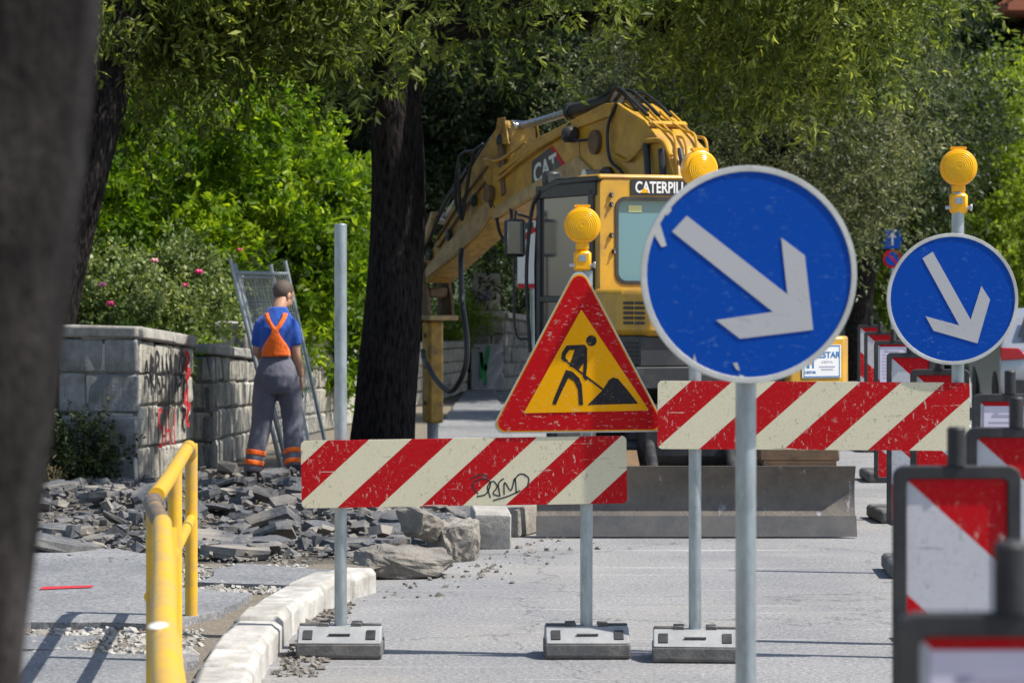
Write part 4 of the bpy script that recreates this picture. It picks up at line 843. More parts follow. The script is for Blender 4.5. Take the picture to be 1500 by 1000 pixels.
lampR = .083
def lamp_proto():
    root = empty('warning_lamp', (0, 0, 0))
    h = MB(); h.lathe([(lampR * .86, -.034), (lampR, -.026), (lampR + .003, -.004), (lampR + .003, .004), (lampR, .026), (lampR * .86, .034)], 'y', 40); b = h.build('lamp_rim', M['lampbody'], root, loc=(0, 0, .165))
    for sy in (-1, 1):
        l = MB(); pr = [(lampR * .84, .034 * sy), (lampR * .80, .040 * sy)]
        for q in range(7, 0, -1): pr += [(lampR * .11 * q + .002, (.0428 + .012 * (1 - (q / 8) ** 2)) * sy), (lampR * .11 * q - .002, (.0418 + .012 * (1 - (q / 8) ** 2)) * sy)]
        l.lathe(pr, 'y', 40); l.build('lens', M['lens'], b)
    k = MB(); k.prism(rrect(.075, .014, .005, 0, lampR + .006), 'y', -.016, .016); k.build('cap', M['lampbody'], b)
    nk = MB(); nk.box((0, 0, .068), (.062, .05, .045), ch=.01); nk.build('neck', M['lampbody'], root)
    bx = MB(); bx.box((0, 0, 0), (.082, .066, .095), ch=.012); hb = bx.build('battery_box', M['lampbody'], root)
    p = MB(); p.box((0, -.034, .012), (.034, .004, .03)); p.build('lock_plate', M['galv'], hb)
    br = MB(); br.tube([(-.06, -.02, -.02), (.06, -.02, -.02)], .008, 8); br.box((.056, -.02, -.02), (.012, .03, .03), ch=.003); br.build('clamp_bolt', M['steel'], root)
    return root
LP = lamp_proto()
lamps = [(gx(853, D1), D1, 1.71 + (HZ - 382) / 315, 'round amber warning lamp above the triangular roadworks sign'),
         (gx(1024, D2), D2, 1.71 + (HZ - 300) / s2, 'round amber warning lamp half hidden by the large blue disc'),
         (gx(1404, D2), D2, 1.71 + (HZ - 298) / s2, 'round amber warning lamp above the blue disc with the steep arrow')]
for i, (x, y, z, lb) in enumerate(lamps):
    o = LP if i == 0 else copy_tree(LP); o.location = (x, y, z); o.rotation_euler.z = (.0, .35, -.1)[i]; tag(o, lb, 'warning lamp', 'amber warning lamps')

# ------------------------------------------------------------------ delineator panels
pw, ph, pz = .245, .98, .30
dstr = striped('delineator_stripes', .9, 1.0, .385, .5, .5, c3(.48, .004, .010), c3(.52, .52, .56))
def delineator():
    root = empty('delineator', (0, 0, 0))
    m = MB(); o_ = rrect(.28, 1.03, .028, 0, pz + .505); i_ = rrect(.222, .972, .012, 0, pz + .505); k = len(o_); vs = []
    for y in (-.014, .014): vs += [(x, y, z) for x, z in o_] + [(x, y, z) for x, z in i_]
    fs = []
    for j in range(k):
        q = (j + 1) % k; fs += [(j, q, k + q, k + j), (2 * k + j, 3 * k + j, 3 * k + q, 2 * k + q), (j, 2 * k + j, 2 * k + q, q), (k + j, k + q, 3 * k + q, 3 * k + j)]
    m.add(vs, fs); m.build('frame', M['frame'], root, bevel=.003)
    m = MB(); m.prism(rrect(.226, .976, .01, 0, 0), 'y', -.004, .004); m.build('panel', dstr, root, loc=(0, 0, pz + .505))
    m = MB(); m.lathe([(.021, pz + 1.02), (.021, pz + 1.10), (.017, pz + 1.105)], 'z', 16); m.build('lamp_socket', M['frame'], root)
    m = MB(); m.box((0, 0, .2), (.06, .04, .22), ch=.005); m.build('stem', M['frame'], root)
    m = MB(); m.box((0, 0, .05), (.30, .62, .10), ch=.02); m.build('foot', M['foot_dark'], root, bevel=.006)
    return root
DP = delineator()
dl = [(.46, 3.42, 1), (.835, 6.24, 0), (1.27, 7.95, 0), (1.69, 10.45, 1), (1.905, 13.6, 0), (2.24, 17.0, 0), (2.66, 20.9, 1), (3.12, 25.2, 0), (3.62, 29.8, 0)]
dlab = ['delineator panel covered by paper notices at the front end of the row', 'bare striped delineator panel next to the paper-covered front end of the row', 'bare striped delineator panel, third from the front end of the row',
        'delineator panel with taped notices just in front of the striped barrier end', 'bare striped delineator panel just behind the barrier end post', 'bare striped delineator panel, second behind the barrier end post',
        'delineator panel with taped notices beyond the barrier, level with the dozer blade', 'bare striped delineator panel standing close in the far end of the row']
for i, (x, y, pap) in enumerate(dl):
    o = DP if i == 0 else copy_tree(DP); o.location = (x + .14, y, 0); o.rotation_euler.z = (.0, .02, -.03, .03, .0, -.05, .04, .0, .02, -.03, .0, .02)[i]
    o['paper'] = pap; tag(o, dlab[i] if i < len(dlab) else dlab[-1], 'delineator', 'delineator panels along the lane')
for o in [o for o in COL.objects if o.name.startswith('delineator') and o.type == 'EMPTY']:
    if o['paper']:
        for k, zz in enumerate((1.10, .78)):
            m = MB(); m.box((0, 0, 0), (.196, .002, .29)); pg = m.build('paper_notice', M['paper'], o, loc=(0, -.0055, zz - .01 + .04))
            for q in range(9):
                m = MB(); m.box((0, 0, 0), (.15 if q else .11, .0008, .0035 if q else .008)); m.build('text_line', M['printgrey'], pg, loc=(-.005 if q % 3 else -.012, -.0016, .11 - q * .024))

# ------------------------------------------------------------------ yellow railing
rl_ = empty('guard_railing', (-1.3, 10, 0)); tag(rl_, 'yellow tubular pedestrian railing with chipped paint along the kerb', 'railing')
def rp(*pts): return [(x + 1.3, y - 10, z) for x, y, z in pts]
m = MB(); m.tube(spline(rp((-.12, 1.9, .95), (-.60, 5.0, .95), (-.98, 8.0, .95), (-1.125, 9.15, .95)), 8), .031, 16); m.build('top_rail', M['railyellow'], rl_)
m = MB(); m.tube(spline(rp((-1.125, 9.15, .95), (-1.22, 9.7, .955), (-1.285, 10.15, .945), (-1.30, 10.4, .93)), 6), .0305, 16); m.build('worn_rail', M['railworn'], rl_)['label'] = 'bare scraped length of the railing'
m = MB(); m.tube(spline(rp((-1.29, 10.32, .955), (-1.38, 11.5, .95), (-1.50, 13.0, .95), (-1.555, 13.7, .945), (-1.565, 13.86, .90)), 8), .031, 16); m.build('top_rail', M['railyellow'], rl_)
m = MB(); m.tube(rp((-1.32, 10.4, .58), (-1.565, 13.86, .58)), .026, 14); m.build('middle_rail', M['railyellow'], rl_)
m = MB(); m.tube(rp((-.14, 2, .58), (-1.1, 9.2, .58)), .026, 14); m.build('middle_rail', M['railyellow'], rl_)
for (x, y) in ((-1.565, 13.88), (-1.44, 12.15), (-1.31, 10.42), (-1.09, 9.0), (-.60, 5.05), (-.14, 2.0)):
    m = MB(); m.tube(rp((x, y, .03), (x, y, .95)), .031, 16); m.build('post', M['railyellow'], rl_)
m = MB(); m.ellip((0, 0, 0), (.022, .05, .006), 12, 6); m.build('paint_blot', M['white'], rl_, loc=rp((-.765, 6.15, .979))[0])

# ------------------------------------------------------------------ excavator
EX = empty('excavator', (1.26, 21.8, 0)); tag(EX, 'yellow wheeled excavator with dozer blade, breaker arm raised over the footway', 'excavator')
TH = math.atan2(.927, -.375)
def hp(mb, name, mat, parent=None, bevel=0, **kw):
    """part of the slewing upper structure: x forward, y left"""
    if parent is None: return mb.build(name, mat, EX, bevel=bevel, rot=(0, 0, TH), **kw)
    return mb.build(name, mat, parent, bevel=bevel, **kw)
Y_ = M['catyellow']
# undercarriage (square to the road): blade towards -y
m = MB(); n_ = 10; prof = []
for i in range(n_ + 1): t = i / n_; z = .13 + .36 * t; prof.append((-2.36 + .07 * math.sin(math.pi * t) + .02 * (1 - t), z))
pr = prof + [(y + .035, z) for y, z in prof[::-1]]
m.prism(pr, 'x', -1.09, 1.09); m.build('dozer_blade', M['blade'], EX, smooth=30)
m = MB(); m.prism([(-2.40, .012), (-2.365, .012), (-2.30, .145), (-2.345, .15)], 'x', -1.095, 1.095); m.build('cutting_edge', M['edge'], EX)
for sx in (-1, 1):
    m = MB(); m.prism([(-2.24, .14), (-1.5, .35), (-1.5, .55), (-2.22, .42)], 'x', sx * .42 - .05, sx * .42 + .05); m.build('blade_arm', M['rusty'], EX)
    m = MB(); m.tube([(sx * .28, -2.22, .42), (sx * .28, -1.35, .62)], .04, 10); m.build('blade_cylinder', M['black'], EX)
m = MB(); m.box((.72, -2.0, .56), (.55, .45, .09), ch=.01); m.box((.72, -2.0, .50), (.5, .5, .03)); m.build('step', M['rusty'], EX)
m = MB(); m.box((0, 0, .66), (.72, 3.0, .42), ch=.05); m.box((0, -1.25, .5), (1.6, .3, .22), ch=.03); m.box((0, 1.35, .5), (1.6, .3, .22), ch=.03); m.build('chassis', M['black'], EX, bevel=.01)
for sx in (-1, 1):
    for yy in (-1.25, 1.35):
        m = MB(); m.lathe([(.27, -.15), (.43, -.155), (.485, -.12), (.49, 0), (.485, .12), (.43, .155), (.27, .15)], 'x', 36)
        ty = m.build('tyre', M['rubber'], EX, loc=(sx * .82, yy, .49))
        for q in range(18):
            a = q / 18 * 2 * math.pi; l = MB(); l.box((0, 0, 0), (.29, .05, .03), R=Matrix.Rotation(.5, 3, 'Z')); l.build('lug', M['rubber'], ty, loc=(0, .485 * math.cos(a), .485 * math.sin(a)), rot=(a - math.pi / 2, 0, 0))
        m = MB(); m.lathe([(.26, -.11), (.27, -.05), (.12, .0), (.12, .09), (.05, .1)], 'x', 24); m.build('rim', Y_, EX, loc=(sx * .82 + sx * .04, yy, .49), rot=(0, 0, 0 if sx > 0 else math.pi))
m = MB(); m.lathe([(.5, .86), (.52, .9), (.52, .97), (.45, 1.0)], 'z', 36); m.build('slew_ring', M['black'], EX)
# upper structure
m = MB(); m.prism([(-1.18, .88), (-.95, .92), (.95, .84), (1.3, .5), (1.3, -.6), (.9, -.85), (-.95, -.85), (-1.22, -.7)], 'z', .98, 1.14); hp(m, 'platform', M['black'], bevel=.01)
m = MB(); m.prism(rounded([(-1.22, .80), (-1.22, -.74), (-.95, -.85), (-.4, -.85), (-.4, .9), (-.95, .9)], .06), 'z', 1.36, 1.70); hp(m, 'engine_hood', Y_, bevel=.045)
m = MB(); m.prism([(-1.16, .84), (-1.16, -.7), (-.9, -.80), (-.4, -.80), (-.4, .86), (-.95, .88)], 'z', 1.14, 1.36); sk = hp(m, 'side_skirt', M['black'], bevel=.01)
m = MB(); m.prism(rounded([(-1.27, -.30), (-1.27, -.76), (-1.15, -.86), (-.5, -.86), (-.5, -.30)], .04), 'z', .98, 1.352); hp(m, 'counterweight', Y_, bevel=.02)
m = MB(); m.box((0, 0, 0), (.03, .012, .2))
la = math.atan2(.10, .27); LR = Matrix.Rotation(la, 3, 'Z')
for k in range(5):   # louvres in the cut corner of the hood
    for j in range(2):
        l = MB(); t_ = .30 + .40 * j; l.box((-.95 - .27 * t_ - .003, .90 - .10 * t_ + .003, 1.455 + k * .036), (.095, .016, .018), R=LR, ch=.003); hp(l, 'louvre', M['black'])
for k in range(6):
    for j in range(3):
        l = MB(); t_ = .25 + .25 * j; l.box((-.95 - .21 * t_, .882 - .04 * t_, 1.16 + k * .03), (.05, .012, .013), R=Matrix.Rotation(math.atan2(.04, .21), 3, 'Z')); hp(l, 'vent_slot', M['rubber'])
m = MB(); m.prism([(.42, 1.14), (.26, 1.14), (.10, 1.34), (.26, 1.34)], 'x', -1.172, -1.163); hp(m, 'warning_stripe', M['redpaint'], smooth=0)
# company sticker on the counterweight
RB = Matrix(((0, 0, -1, 0), (-1, 0, 0, 0), (0, 1, 0, 0), (0, 0, 0, 1)))   # text plane facing -x
def rear(x, y, z): return Matrix.Translation((x, y, z)) @ RB
m = MB(); m.box((-1.276, -.57, 1.17), (.006, .32, .24)); sg = hp(m, 'sticker', M['white'], smooth=0)
for a, b, c, d in ((-.57, 1.282, .30, .008), (-.57, 1.058, .30, .008), (-.424, 1.17, .006, .225), (-.716, 1.17, .006, .225)):
    m = MB(); m.box((-1.2798, a, b), (.001, c, d)); hp(m, 'sticker_border', M['printblue'], sg)
for pl in ([(-.445, 1.12), (-.468, 1.12), (-.468, 1.25), (-.455, 1.25), (-.445, 1.23)], [(-.492, 1.12), (-.505, 1.12), (-.505, 1.26), (-.49, 1.26)], [(-.47, 1.21), (-.49, 1.21), (-.49, 1.19), (-.47, 1.19)]):
    m = MB(); m.prism(pl, 'x', -1.2805, -1.2795); hp(m, 'emblem', M['printblue'], sg, smooth=0)
m = MB(); m.prism([(-.474, 1.145), (-.488, 1.145), (-.488, 1.17), (-.474, 1.17)], 'x', -1.2806, -1.2796); hp(m, 'emblem', M['amber'], sg, smooth=0)
t = text('CESTAR', .062, 'sticker_text', M['printblue'], sg, rear(-1.2802, -.612, 1.215), offset=.0012)
text('CESTAR', .026, 'sticker_text', M['printblue'], sg, rear(-1.2802, -.475, 1.09), offset=.0005)
text('C E S T A', .022, 'sticker_text', M['printgrey'], sg, rear(-1.2802, -.615, 1.165))
m = MB(); m.box((-1.2798, -.615, 1.13), (.001, .13, .008)); m.box((-1.2798, -.615, 1.11), (.001, .10, .008)); hp(m, 'sticker_line', M['printgrey'], sg)
# cab
cx0, cx1, cy0, cy1, cz0, cz1 = -.36, .88, .80, -.06, 1.14, 2.52
rear_o = rrect(.86, 1.38, .05, (cy0 + cy1) / 2, 1.83); rear_w = rrect(.62, .62, .07, (cy0 + cy1) / 2 - .02, 2.06)
def framed(outer, inner, x0, x1):
    k = len(outer); m = MB(); vs = []
    for x in (x0, x1): vs += [(x, a, b) for a, b in outer] + [(x, a, b) for a, b in inner]
    fs = []
    for j in range(k):
        q = (j + 1) % k; fs += [(j, q, k + q, k + j), (2 * k + j, 3 * k + j, 3 * k + q, 2 * k + q), (j, 2 * k + j, 2 * k + q, q), (k + j, k + q, 3 * k + q, 3 * k + j)]
    return m.add(vs, fs)
hp(framed(rear_o, rear_w, cx0, cx0 + .10), 'cab_rear', Y_, bevel=.006)
m = MB(); m.prism(rear_w, 'x', cx0 + .03, cx0 + .04); rw = hp(m, 'rear_window', M['cabglass'], smooth=0)
hp(framed([(a, b) for a, b in rrect(.655, .655, .085, (cy0 + cy1) / 2 - .02, 2.06)], [(a, b) for a, b in rrect(.60, .60, .065, (cy0 + cy1) / 2 - .02, 2.06)], cx0 - .008, cx0 + .03), 'window_seal', M['rubber'])
m = MB(); m.box((cx0 + .027, .50, 2.30), (.004, .11, .05)); hp(m, 'window_label', plain('label_lime', c3(.6, .66, .3), .6), rw)
m = MB(); m.box((cx0 - .004, .25, 2.455), (.008, .60, .115)); dc = hp(m, 'name_decal', M['decalblack'], smooth=0)
text('CATERPILLAR', .118, 'decal_text', M['white'], dc, rear(cx0 - .0095, .25, 2.455), offset=.0028, xscale=.74)
m = MB(); m.prism([(.475, 2.418), (.405, 2.418), (.44, 2.455)], 'x', cx0 - .0125, cx0 - .0112); hp(m, 'decal_triangle', M['amber'], dc, smooth=0)
for a, b in ((.71, 2.40), (.71, 2.33), (.71, 2.10), (.69, 1.98), (.72, 1.62)):
    m = MB(); m.box((cx0 - .012, a, b), (.02, .03, .035), ch=.006); m.tube([(cx0 - .02, a, b), (cx0 - .03, a, b - .02)], .008, 6); hp(m, 'latch', M['black'])
m = MB(); m.prism([(cx0, 2.50), (cx0, 2.545), (.45, 2.55), (.75, 2.50), (.92, 2.40), (.90, 2.36), (.70, 2.44), (.4, 2.49)], 'y', cy1 - .02, cy0 + .02); hp(m, 'cab_roof', M['black'], bevel=.015)
m = MB(); m.box((cx0 + .2, .37, 2.535), (.42, .89, .04), ch=.015); hp(m, 'roof_panel', Y_, bevel=.008)
m = MB(); m.box((.25, .80, 1.22), (1.2, .03, .16)); m.box((.27, .8, 2.45), (1.16, .035, .1)); m.box((-.22, .80, 1.85), (.10, .035, 1.2)); m.box((.80, .80, 1.8), (.07, .035, 1.2)); m.box((.33, .80, 1.62), (1.0, .03, .05)); dr = hp(m, 'door', M['black'], bevel=.008)
m = MB(); m.box((.29, .79, 2.02), (.96, .012, .78)); hp(m, 'door_glass', M['doorglass'], dr); m = MB(); m.box((.29, .79, 1.45), (.96, .012, .30)); hp(m, 'door_glass', M['doorglass'], dr)
m = MB(); m.tube([(-.12, .83, 1.5), (-.12, .85, 1.5), (-.12, .85, 1.75), (-.12, .83, 1.75)], .012, 8); hp(m, 'handle', M['black'], dr)
m = MB(); m.tube(spline([(.95, .82, 1.2), (.98, .84, 1.8), (.9, .83, 2.3), (.75, .82, 2.46)], 6), .016, 8); hp(m, 'grab_rail', M['black'])
m = MB(); m.prism([(.86, 1.16), (.90, 1.16), (.92, 1.9), (.86, 2.42), (.82, 2.42), (.88, 1.9)], 'y', cy1, cy0); hp(m, 'windscreen', M['glassdark'])
m = MB(); m.box((.25, cy1, 1.8), (1.2, .03, 1.3)); hp(m, 'cab_side', M['black'])
m = MB(); m.box((.25, .42, 1.2), (1.2, .72, .1)); m.box((.05, .42, 1.45), (.45, .5, .14), ch=.03); m.box((-.14, .42, 1.8), (.12, .46, .7), ch=.04); hp(m, 'seat', M['black'])
m = MB(); m.box((1.0, .93, 2.10), (.05, .18, .30), ch=.02); mi = hp(m, 'mirror', M['black'], bevel=.01); m = MB(); m.box((.972, .93, 2.10), (.004, .145, .25), ch=.0015); hp(m, 'mirror_glass', M['mirror'], mi)
m = MB(); m.tube(spline([(.92, .82, 2.25), (.98, .90, 2.28), (1.0, .93, 2.24), (1.0, .93, 1.4), (.95, .84, 1.3)], 6), .010, 8); hp(m, 'mirror_arm', M['black'])
m = MB(); m.box((.80, .70, 2.56), (.1, .14, .12), ch=.02); m.tube([(.8, .7, 2.6), (.8, .7, 2.68)], .025, 8); hp(m, 'cab_light', M['black'])
# boom, stick, breaker
by = -.22
boom = [(.05, 1.2), (.55, 1.2), (.98, 2.05), (1.35, 2.52), (1.70, 2.66), (2.6, 2.56), (3.6, 2.36), (3.95, 2.29), (4.05, 2.42), (3.95, 2.70), (3.0, 2.99), (2.1, 3.12), (1.5, 3.21), (1.25, 3.20), (.75, 3.03), (.30, 2.80), (.16, 2.6), (.08, 2.0)]
m = MB(); m.prism(boom, 'y', by - .17, by + .17); bo = hp(m, 'boom', weathered('boom_yellow', c3(.60, .32, .02), c3(.27, .155, .04), .45, amount=.5, scale=4, bump=.12), bevel=.012)
m = MB(); m.prism([(1.62, 2.64), (1.98, 2.80), (3.0, 2.60), (3.85, 2.42), (3.92, 2.31), (3.6, 2.365), (2.6, 2.565)], 'y', by + .165, by + .20); hp(m, 'flange_or_sunlit_strip', M['dusty_sunlit'], bo, bevel=.012)  # added pale strip: sunlight along the lower boom, put into the colour
m = MB(); m.prism([(1.3, 3.17), (2.1, 3.07), (3.05, 2.93), (3.75, 2.76), (3.75, 2.71), (3.05, 2.88), (2.1, 3.02), (1.3, 3.10)], 'y', by + .165, by + .195); hp(m, 'flange_or_sunlit_strip', Y_, bo, bevel=.006)
m = MB(); m.lathe([(.09, -.03), (.10, 0), (.10, .03), (.05, .04)], 'y', 20, c=(1.62, by + .18, 2.9)); hp(m, 'boom_pin', M['rusty'], bo); m = MB(); m.lathe([(.07, -.03), (.08, .0), (.08, .03), (.04, .04)], 'y', 20, c=(3.95, by + .2, 2.55)); hp(m, 'boom_pin', M['rusty'], bo)
m = MB(); m.lathe([(.12, -.03), (.14, 0), (.14, .03), (.06, .05)], 'y', 20, c=(1.38, by + .18, 2.55)); hp(m, 'boom_pin', M['black'], bo)
# logo on the boom
m = MB(); m.prism([(2.30, 2.69), (3.02, 2.56), (3.02, 2.80), (2.62, 2.90)], 'y', by + .1705, by + .173); lg = hp(m, 'logo_panel', M['decalblack'], bo, smooth=0)
m = MB(); m.prism([(2.30, 2.69), (2.62, 2.90), (2.56, 2.915), (2.21, 2.705)], 'y', by + .1706, by + .1732); hp(m, 'logo_stripe', M['redpaint'], lg, smooth=0)
LS = Matrix(((-1, 0, 0, 0), (0, 0, 1, 0), (0, 1, 0, 0), (0, 0, 0, 1)))
text('CAT', .23, 'logo_text', M['white'], lg, Matrix.Translation((2.72, by + .1742, 2.715)) @ Matrix.Rotation(.18, 4, 'Y') @ LS, offset=.006, xscale=1.15)
m = MB(); m.prism([(2.79, 2.625), (2.66, 2.65), (2.725, 2.71)], 'y', by + .1756, by + .1766); hp(m, 'logo_triangle', M['amber'], lg, smooth=0)
m = MB(); m.box((2.02, by + .24, 2.98), (.10, .14, .13), ch=.03); m.tube([(1.75, by + .17, 2.93), (1.85, by + .24, 2.92), (2.0, by + .24, 2.95)], .012, 6); wl = hp(m, 'work_light', M['black'], bo)
m = MB(); m.lathe([(.055, -.004), (.055, .004)], 'x', 16, c=(2.075, by + .24, 2.98)); hp(m, 'light_glass', M['glassdark'], wl)
stick = [(3.62, 2.92), (3.66, 3.12), (3.78, 3.20), (3.95, 3.15), (4.85, 2.66), (5.4, 2.22), (5.78, 1.96), (5.90, 1.84), (5.78, 1.75), (5.1, 1.96), (4.35, 2.20), (3.95, 2.42), (3.72, 2.62)]
m = MB(); m.prism(stick, 'y', by - .13, by + .13); so = hp(m, 'stick', M['chip'], bevel=.012)
m = MB(); m.prism([(4.0, 2.40), (4.1, 2.50), (5.2, 2.11), (5.76, 1.88), (5.72, 1.80), (5.1, 1.97), (4.35, 2.21)], 'y', by + .128, by + .155); hp(m, 'flange_or_sunlit_strip', M['dusty_sunlit'], so, bevel=.008)
m = MB(); m.prism([(3.6, 2.98), (3.7, 3.22), (3.86, 3.22), (3.95, 2.98)], 'y', by - .16, by - .14); m.prism([(3.6, 2.98), (3.7, 3.22), (3.86, 3.22), (3.95, 2.98)], 'y', by + .14, by + .16); m.tube([(3.77, by - .18, 3.13), (3.77, by + .18, 3.13)], .05, 14); hp(m, 'stick_bracket', M['chip'], so, bevel=.004)
def cyl(name, a, b, r, f=.55, parent=None):
    a, b = Vector(a), Vector(b); m = MB(); m.tube([a, a.lerp(b, f)], r, 14); m.tube([a.lerp(b, f), a.lerp(b, f + .03)], r * 1.25, 14); o = hp(m, name, M['black'], parent)
    m = MB(); m.tube([a.lerp(b, f), b], r * .55, 12); m.tube([b + Vector((0, -.07, 0)), b + Vector((0, .07, 0))], r * .9, 12); hp(m, 'piston_rod', M['steel'], o); return o
cyl('stick_cylinder', (1.6, by, 3.26), (3.74, by, 3.14), .062, .42)
cyl('breaker_cylinder', (4.15, by, 3.10), (5.62, by, 2.36), .055, .5)
for sy in (-1, 1): cyl('lift_cylinder', (.75, by + sy * .25, 1.25), (1.55, by + sy * .25, 2.62), .06, .55)
m = MB(); m.prism([(5.57, 2.43), (5.67, 2.43), (6.08, 2.05), (6.0, 1.97)], 'y', by + .09, by + .12); m.prism([(5.57, 2.43), (5.67, 2.43), (6.08, 2.05), (6.0, 1.97)], 'y', by - .12, by - .09); m.tube([(5.62, by - .14, 2.39), (5.62, by + .14, 2.39)], .035, 12); hp(m, 'link', M['dusty_sunlit'], bevel=.004)
for sy in (-1, 1):
    m = MB(); m.prism([(5.72, 1.96), (5.90, 1.98), (6.10, 2.08), (6.14, 1.9), (6.1, 1.55), (6.12, 1.44), (5.70, 1.44), (5.72, 1.60), (5.80, 1.75)], 'y', by + sy * .12 - .015, by + sy * .12 + .015); hp(m, 'coupler_plate', M['rusty'], bevel=.005)
m = MB(); m.tube([(5.80, by - .2, 1.9), (5.80, by + .2, 1.9)], .05, 14); m.tube([(6.05, by - .2, 1.98), (6.05, by + .2, 1.98)], .045, 14); m.box((5.92, by, 1.66), (.3, .2, .1), ch=.02); hp(m, 'coupler_pin', M['rusty'])
m = MB(); m.box((5.88, by, 1.42), (.50, .30, .05), ch=.01); hp(m, 'breaker_flange', M['dusty_sunlit'], bevel=.004)
m = MB(); m.box((5.94, by, .90), (.22, .15, .98), ch=.02); br = hp(m, 'breaker_body', M['chip'], bevel=.008)
for z in (.6, .95, 1.25):
    for sy in (-1, 1):
        m = MB(); m.tube([(5.94, by + sy * .07, z), (5.94, by + sy * .088, z)], .022, 10); hp(m, 'bolt', M['rusty'], br)
m = MB(); m.lathe([(.05, .07), (.055, .2), (.055, .42), (.07, .44)], 'z', 14, c=(5.94, by, 0)); m.lathe([(.004, .03), (.05, .12)], 'z', 14, c=(5.94, by, .0)); hp(m, 'chisel', M['steel'])
# hoses and pipes
def hose(pts, r=.016, mat=None, name='hose'): m = MB(); m.tube(spline(pts, 7), r, 8); hp(m, name, mat or M['hose'])
for k in range(2):
    o_ = .09 * k
    hose([(2.0 - o_, by - .05 + o_, 3.27), (1.72 - o_, by - .05 + o_, 3.33), (1.5 - o_, by - .03 + o_, 3.31), (1.25 - o_, by + o_, 3.22), (1.0, by + o_, 3.13)], .017)
for k in range(4):
    yy = by - .13 + k * .09
    hose([(.85, yy, 3.11), (.7, yy, 3.04), (.42, yy, 2.90 + .04 * (k % 2)), (.22, yy, 2.86 + .03 * (k % 2)), (.17, yy, 2.70), (.14, yy, 2.45)], .012, Y_, 'pipe')
m = MB(); m.box((.62, by, 3.0), (.05, .32, .03), R=Matrix.Rotation(-.5, 3, 'Y'), ch=.005); hp(m, 'pipe_clip', Y_)
for k in range(3):
    yy = by - .09 + k * .1; hose([(1.75 - .1 * k, yy, 3.24), (1.35, yy, 3.29 + .02 * k), (1.0, yy + .02, 3.20), (.72, yy + .02, 3.07)], .015)
hose([(.62, by + .2, 2.86), (.25, by + .22, 2.84), (.1, by + .22, 2.72)], .022, Y_, 'pipe'); hose([(1.25, by + .19, 2.78), (.95, by + .2, 2.72), (.66, by + .2, 2.82)], .014, Y_, 'pipe')
hose([(.60, by + .2, 2.84), (.50, by + .22, 2.5), (.36, by + .23, 2.1)], .028); hose([(.32, by + .2, 2.78), (.22, by + .22, 2.5), (.05, by + .24, 2.2)], .028); hose([(.2, by + .1, 2.78), (.06, by + .12, 2.55), (-.02, by + .12, 2.2)], .022)
hose([(1.22, by + .18, 3.19), (1.34, by + .20, 3.0), (1.3, by + .2, 2.75), (1.05, by + .2, 2.62), (.95, by + .2, 2.4)], .014)
for k in range(2):
    hose([(4.3, by + .2, 2.95), (4.55, by + .25, 2.9), (4.62 - .1 * k, by + .27, 2.55), (4.5 - .05 * k, by + .27, 2.38 - .05 * k), (4.38, by + .26, 2.55), (4.25, by + .24, 2.9), (4.1, by + .2, 3.0)], .016)
hose([(4.1, by, 3.20), (4.5, by, 3.04), (5.1, by + .1, 2.66), (5.45, by + .15, 2.36)], .012)
hose([(3.95, by + .15, 2.48), (3.7, by + .2, 2.2), (3.5, by + .2, 2.12), (3.42, by + .2, 2.3), (3.5, by + .18, 2.45)], .016)
hose([(4.6, by + .16, 2.78), (5.1, by + .18, 2.5), (5.5, by + .18, 2.2), (5.75, by + .2, 1.95), (5.85, by + .22, 1.5), (5.84, by + .22, 1.05), (5.86, by + .2, .85)], .017)
hose([(4.85, by + .12, 2.08), (4.66, by + .2, 1.95), (4.58, by + .22, 1.6), (4.40, by + .24, 1.2), (4.42, by + .26, .95), (4.72, by + .27, .76), (5.1, by + .27, .84), (5.5, by + .24, 1.02), (5.88, by + .12, 1.1)], .026)
hose([(3.1, by + .2, 2.97), (3.7, by + .2, 2.84), (4.1, by + .19, 2.86)], .014, Y_, 'pipe'); hose([(2.3, by + .2, 3.0), (3.0, by + .21, 2.86), (3.75, by + .2, 2.66)], .014, Y_, 'pipe')

for (a_, z_) in ((3.98, 2.47), (5.62, 2.02), (3.8, 3.02), (4.45, 2.5), (2.2, 3.04), (5.1, 2.2)):
    m = MB(); m.lathe([(.055, 0), (.06, .012), (.045, .028), (.018, .034)], 'y', 14, c=(a_, by + .15, z_)); hp(m, 'pin_cap', M['black'])
for (a0, z0, a1, z1) in ((4.15, 2.80, 5.45, 2.16), (4.2, 2.66, 5.4, 2.09)):
    hose([(a0, by + .145, z0), ((a0 + a1) / 2, by + .15, (z0 + z1) / 2 + .02), (a1, by + .145, z1)], .012, M['rusty'], 'pipe')
m = MB(); m.prism([(3.62, 2.55), (3.72, 2.98), (3.80, 2.98), (3.70, 2.52)], 'y', by + .168, by + .186); hp(m, 'weld_plate', M['rusty'], bo)
m = MB(); m.prism([(1.95, 2.66), (2.02, 3.12), (2.06, 3.12), (1.99, 2.66)], 'y', by + .168, by + .178); hp(m, 'weld_plate', Y_, bo)

# ------------------------------------------------------------------ worker, walking away, head bowed to the right
WX, WY = gx(405, 25.3), 25.3
wk = empty('person', (WX, WY, .03)); wk.scale = (1.07, 1.05, 1.0); tag(wk, 'worker in blue shirt, orange braces and grey trousers walking over the rubble', 'person')
def remesh(o, vox, it=6, fac=.5):
    r = o.modifiers.new('remesh', 'REMESH'); r.mode = 'VOXEL'; r.voxel_size = vox; r.use_smooth_shade = True
    s = o.modifiers.new('smooth', 'SMOOTH'); s.iterations = it; s.factor = fac; return o
def limb(m, pts, rad, n=14): m.tube(spline(pts, 6), [float(np.interp(i / (6 * (len(pts) - 1)), np.linspace(0, 1, len(rad)), rad)) for i in range(6 * (len(pts) - 1) + 1)], n)
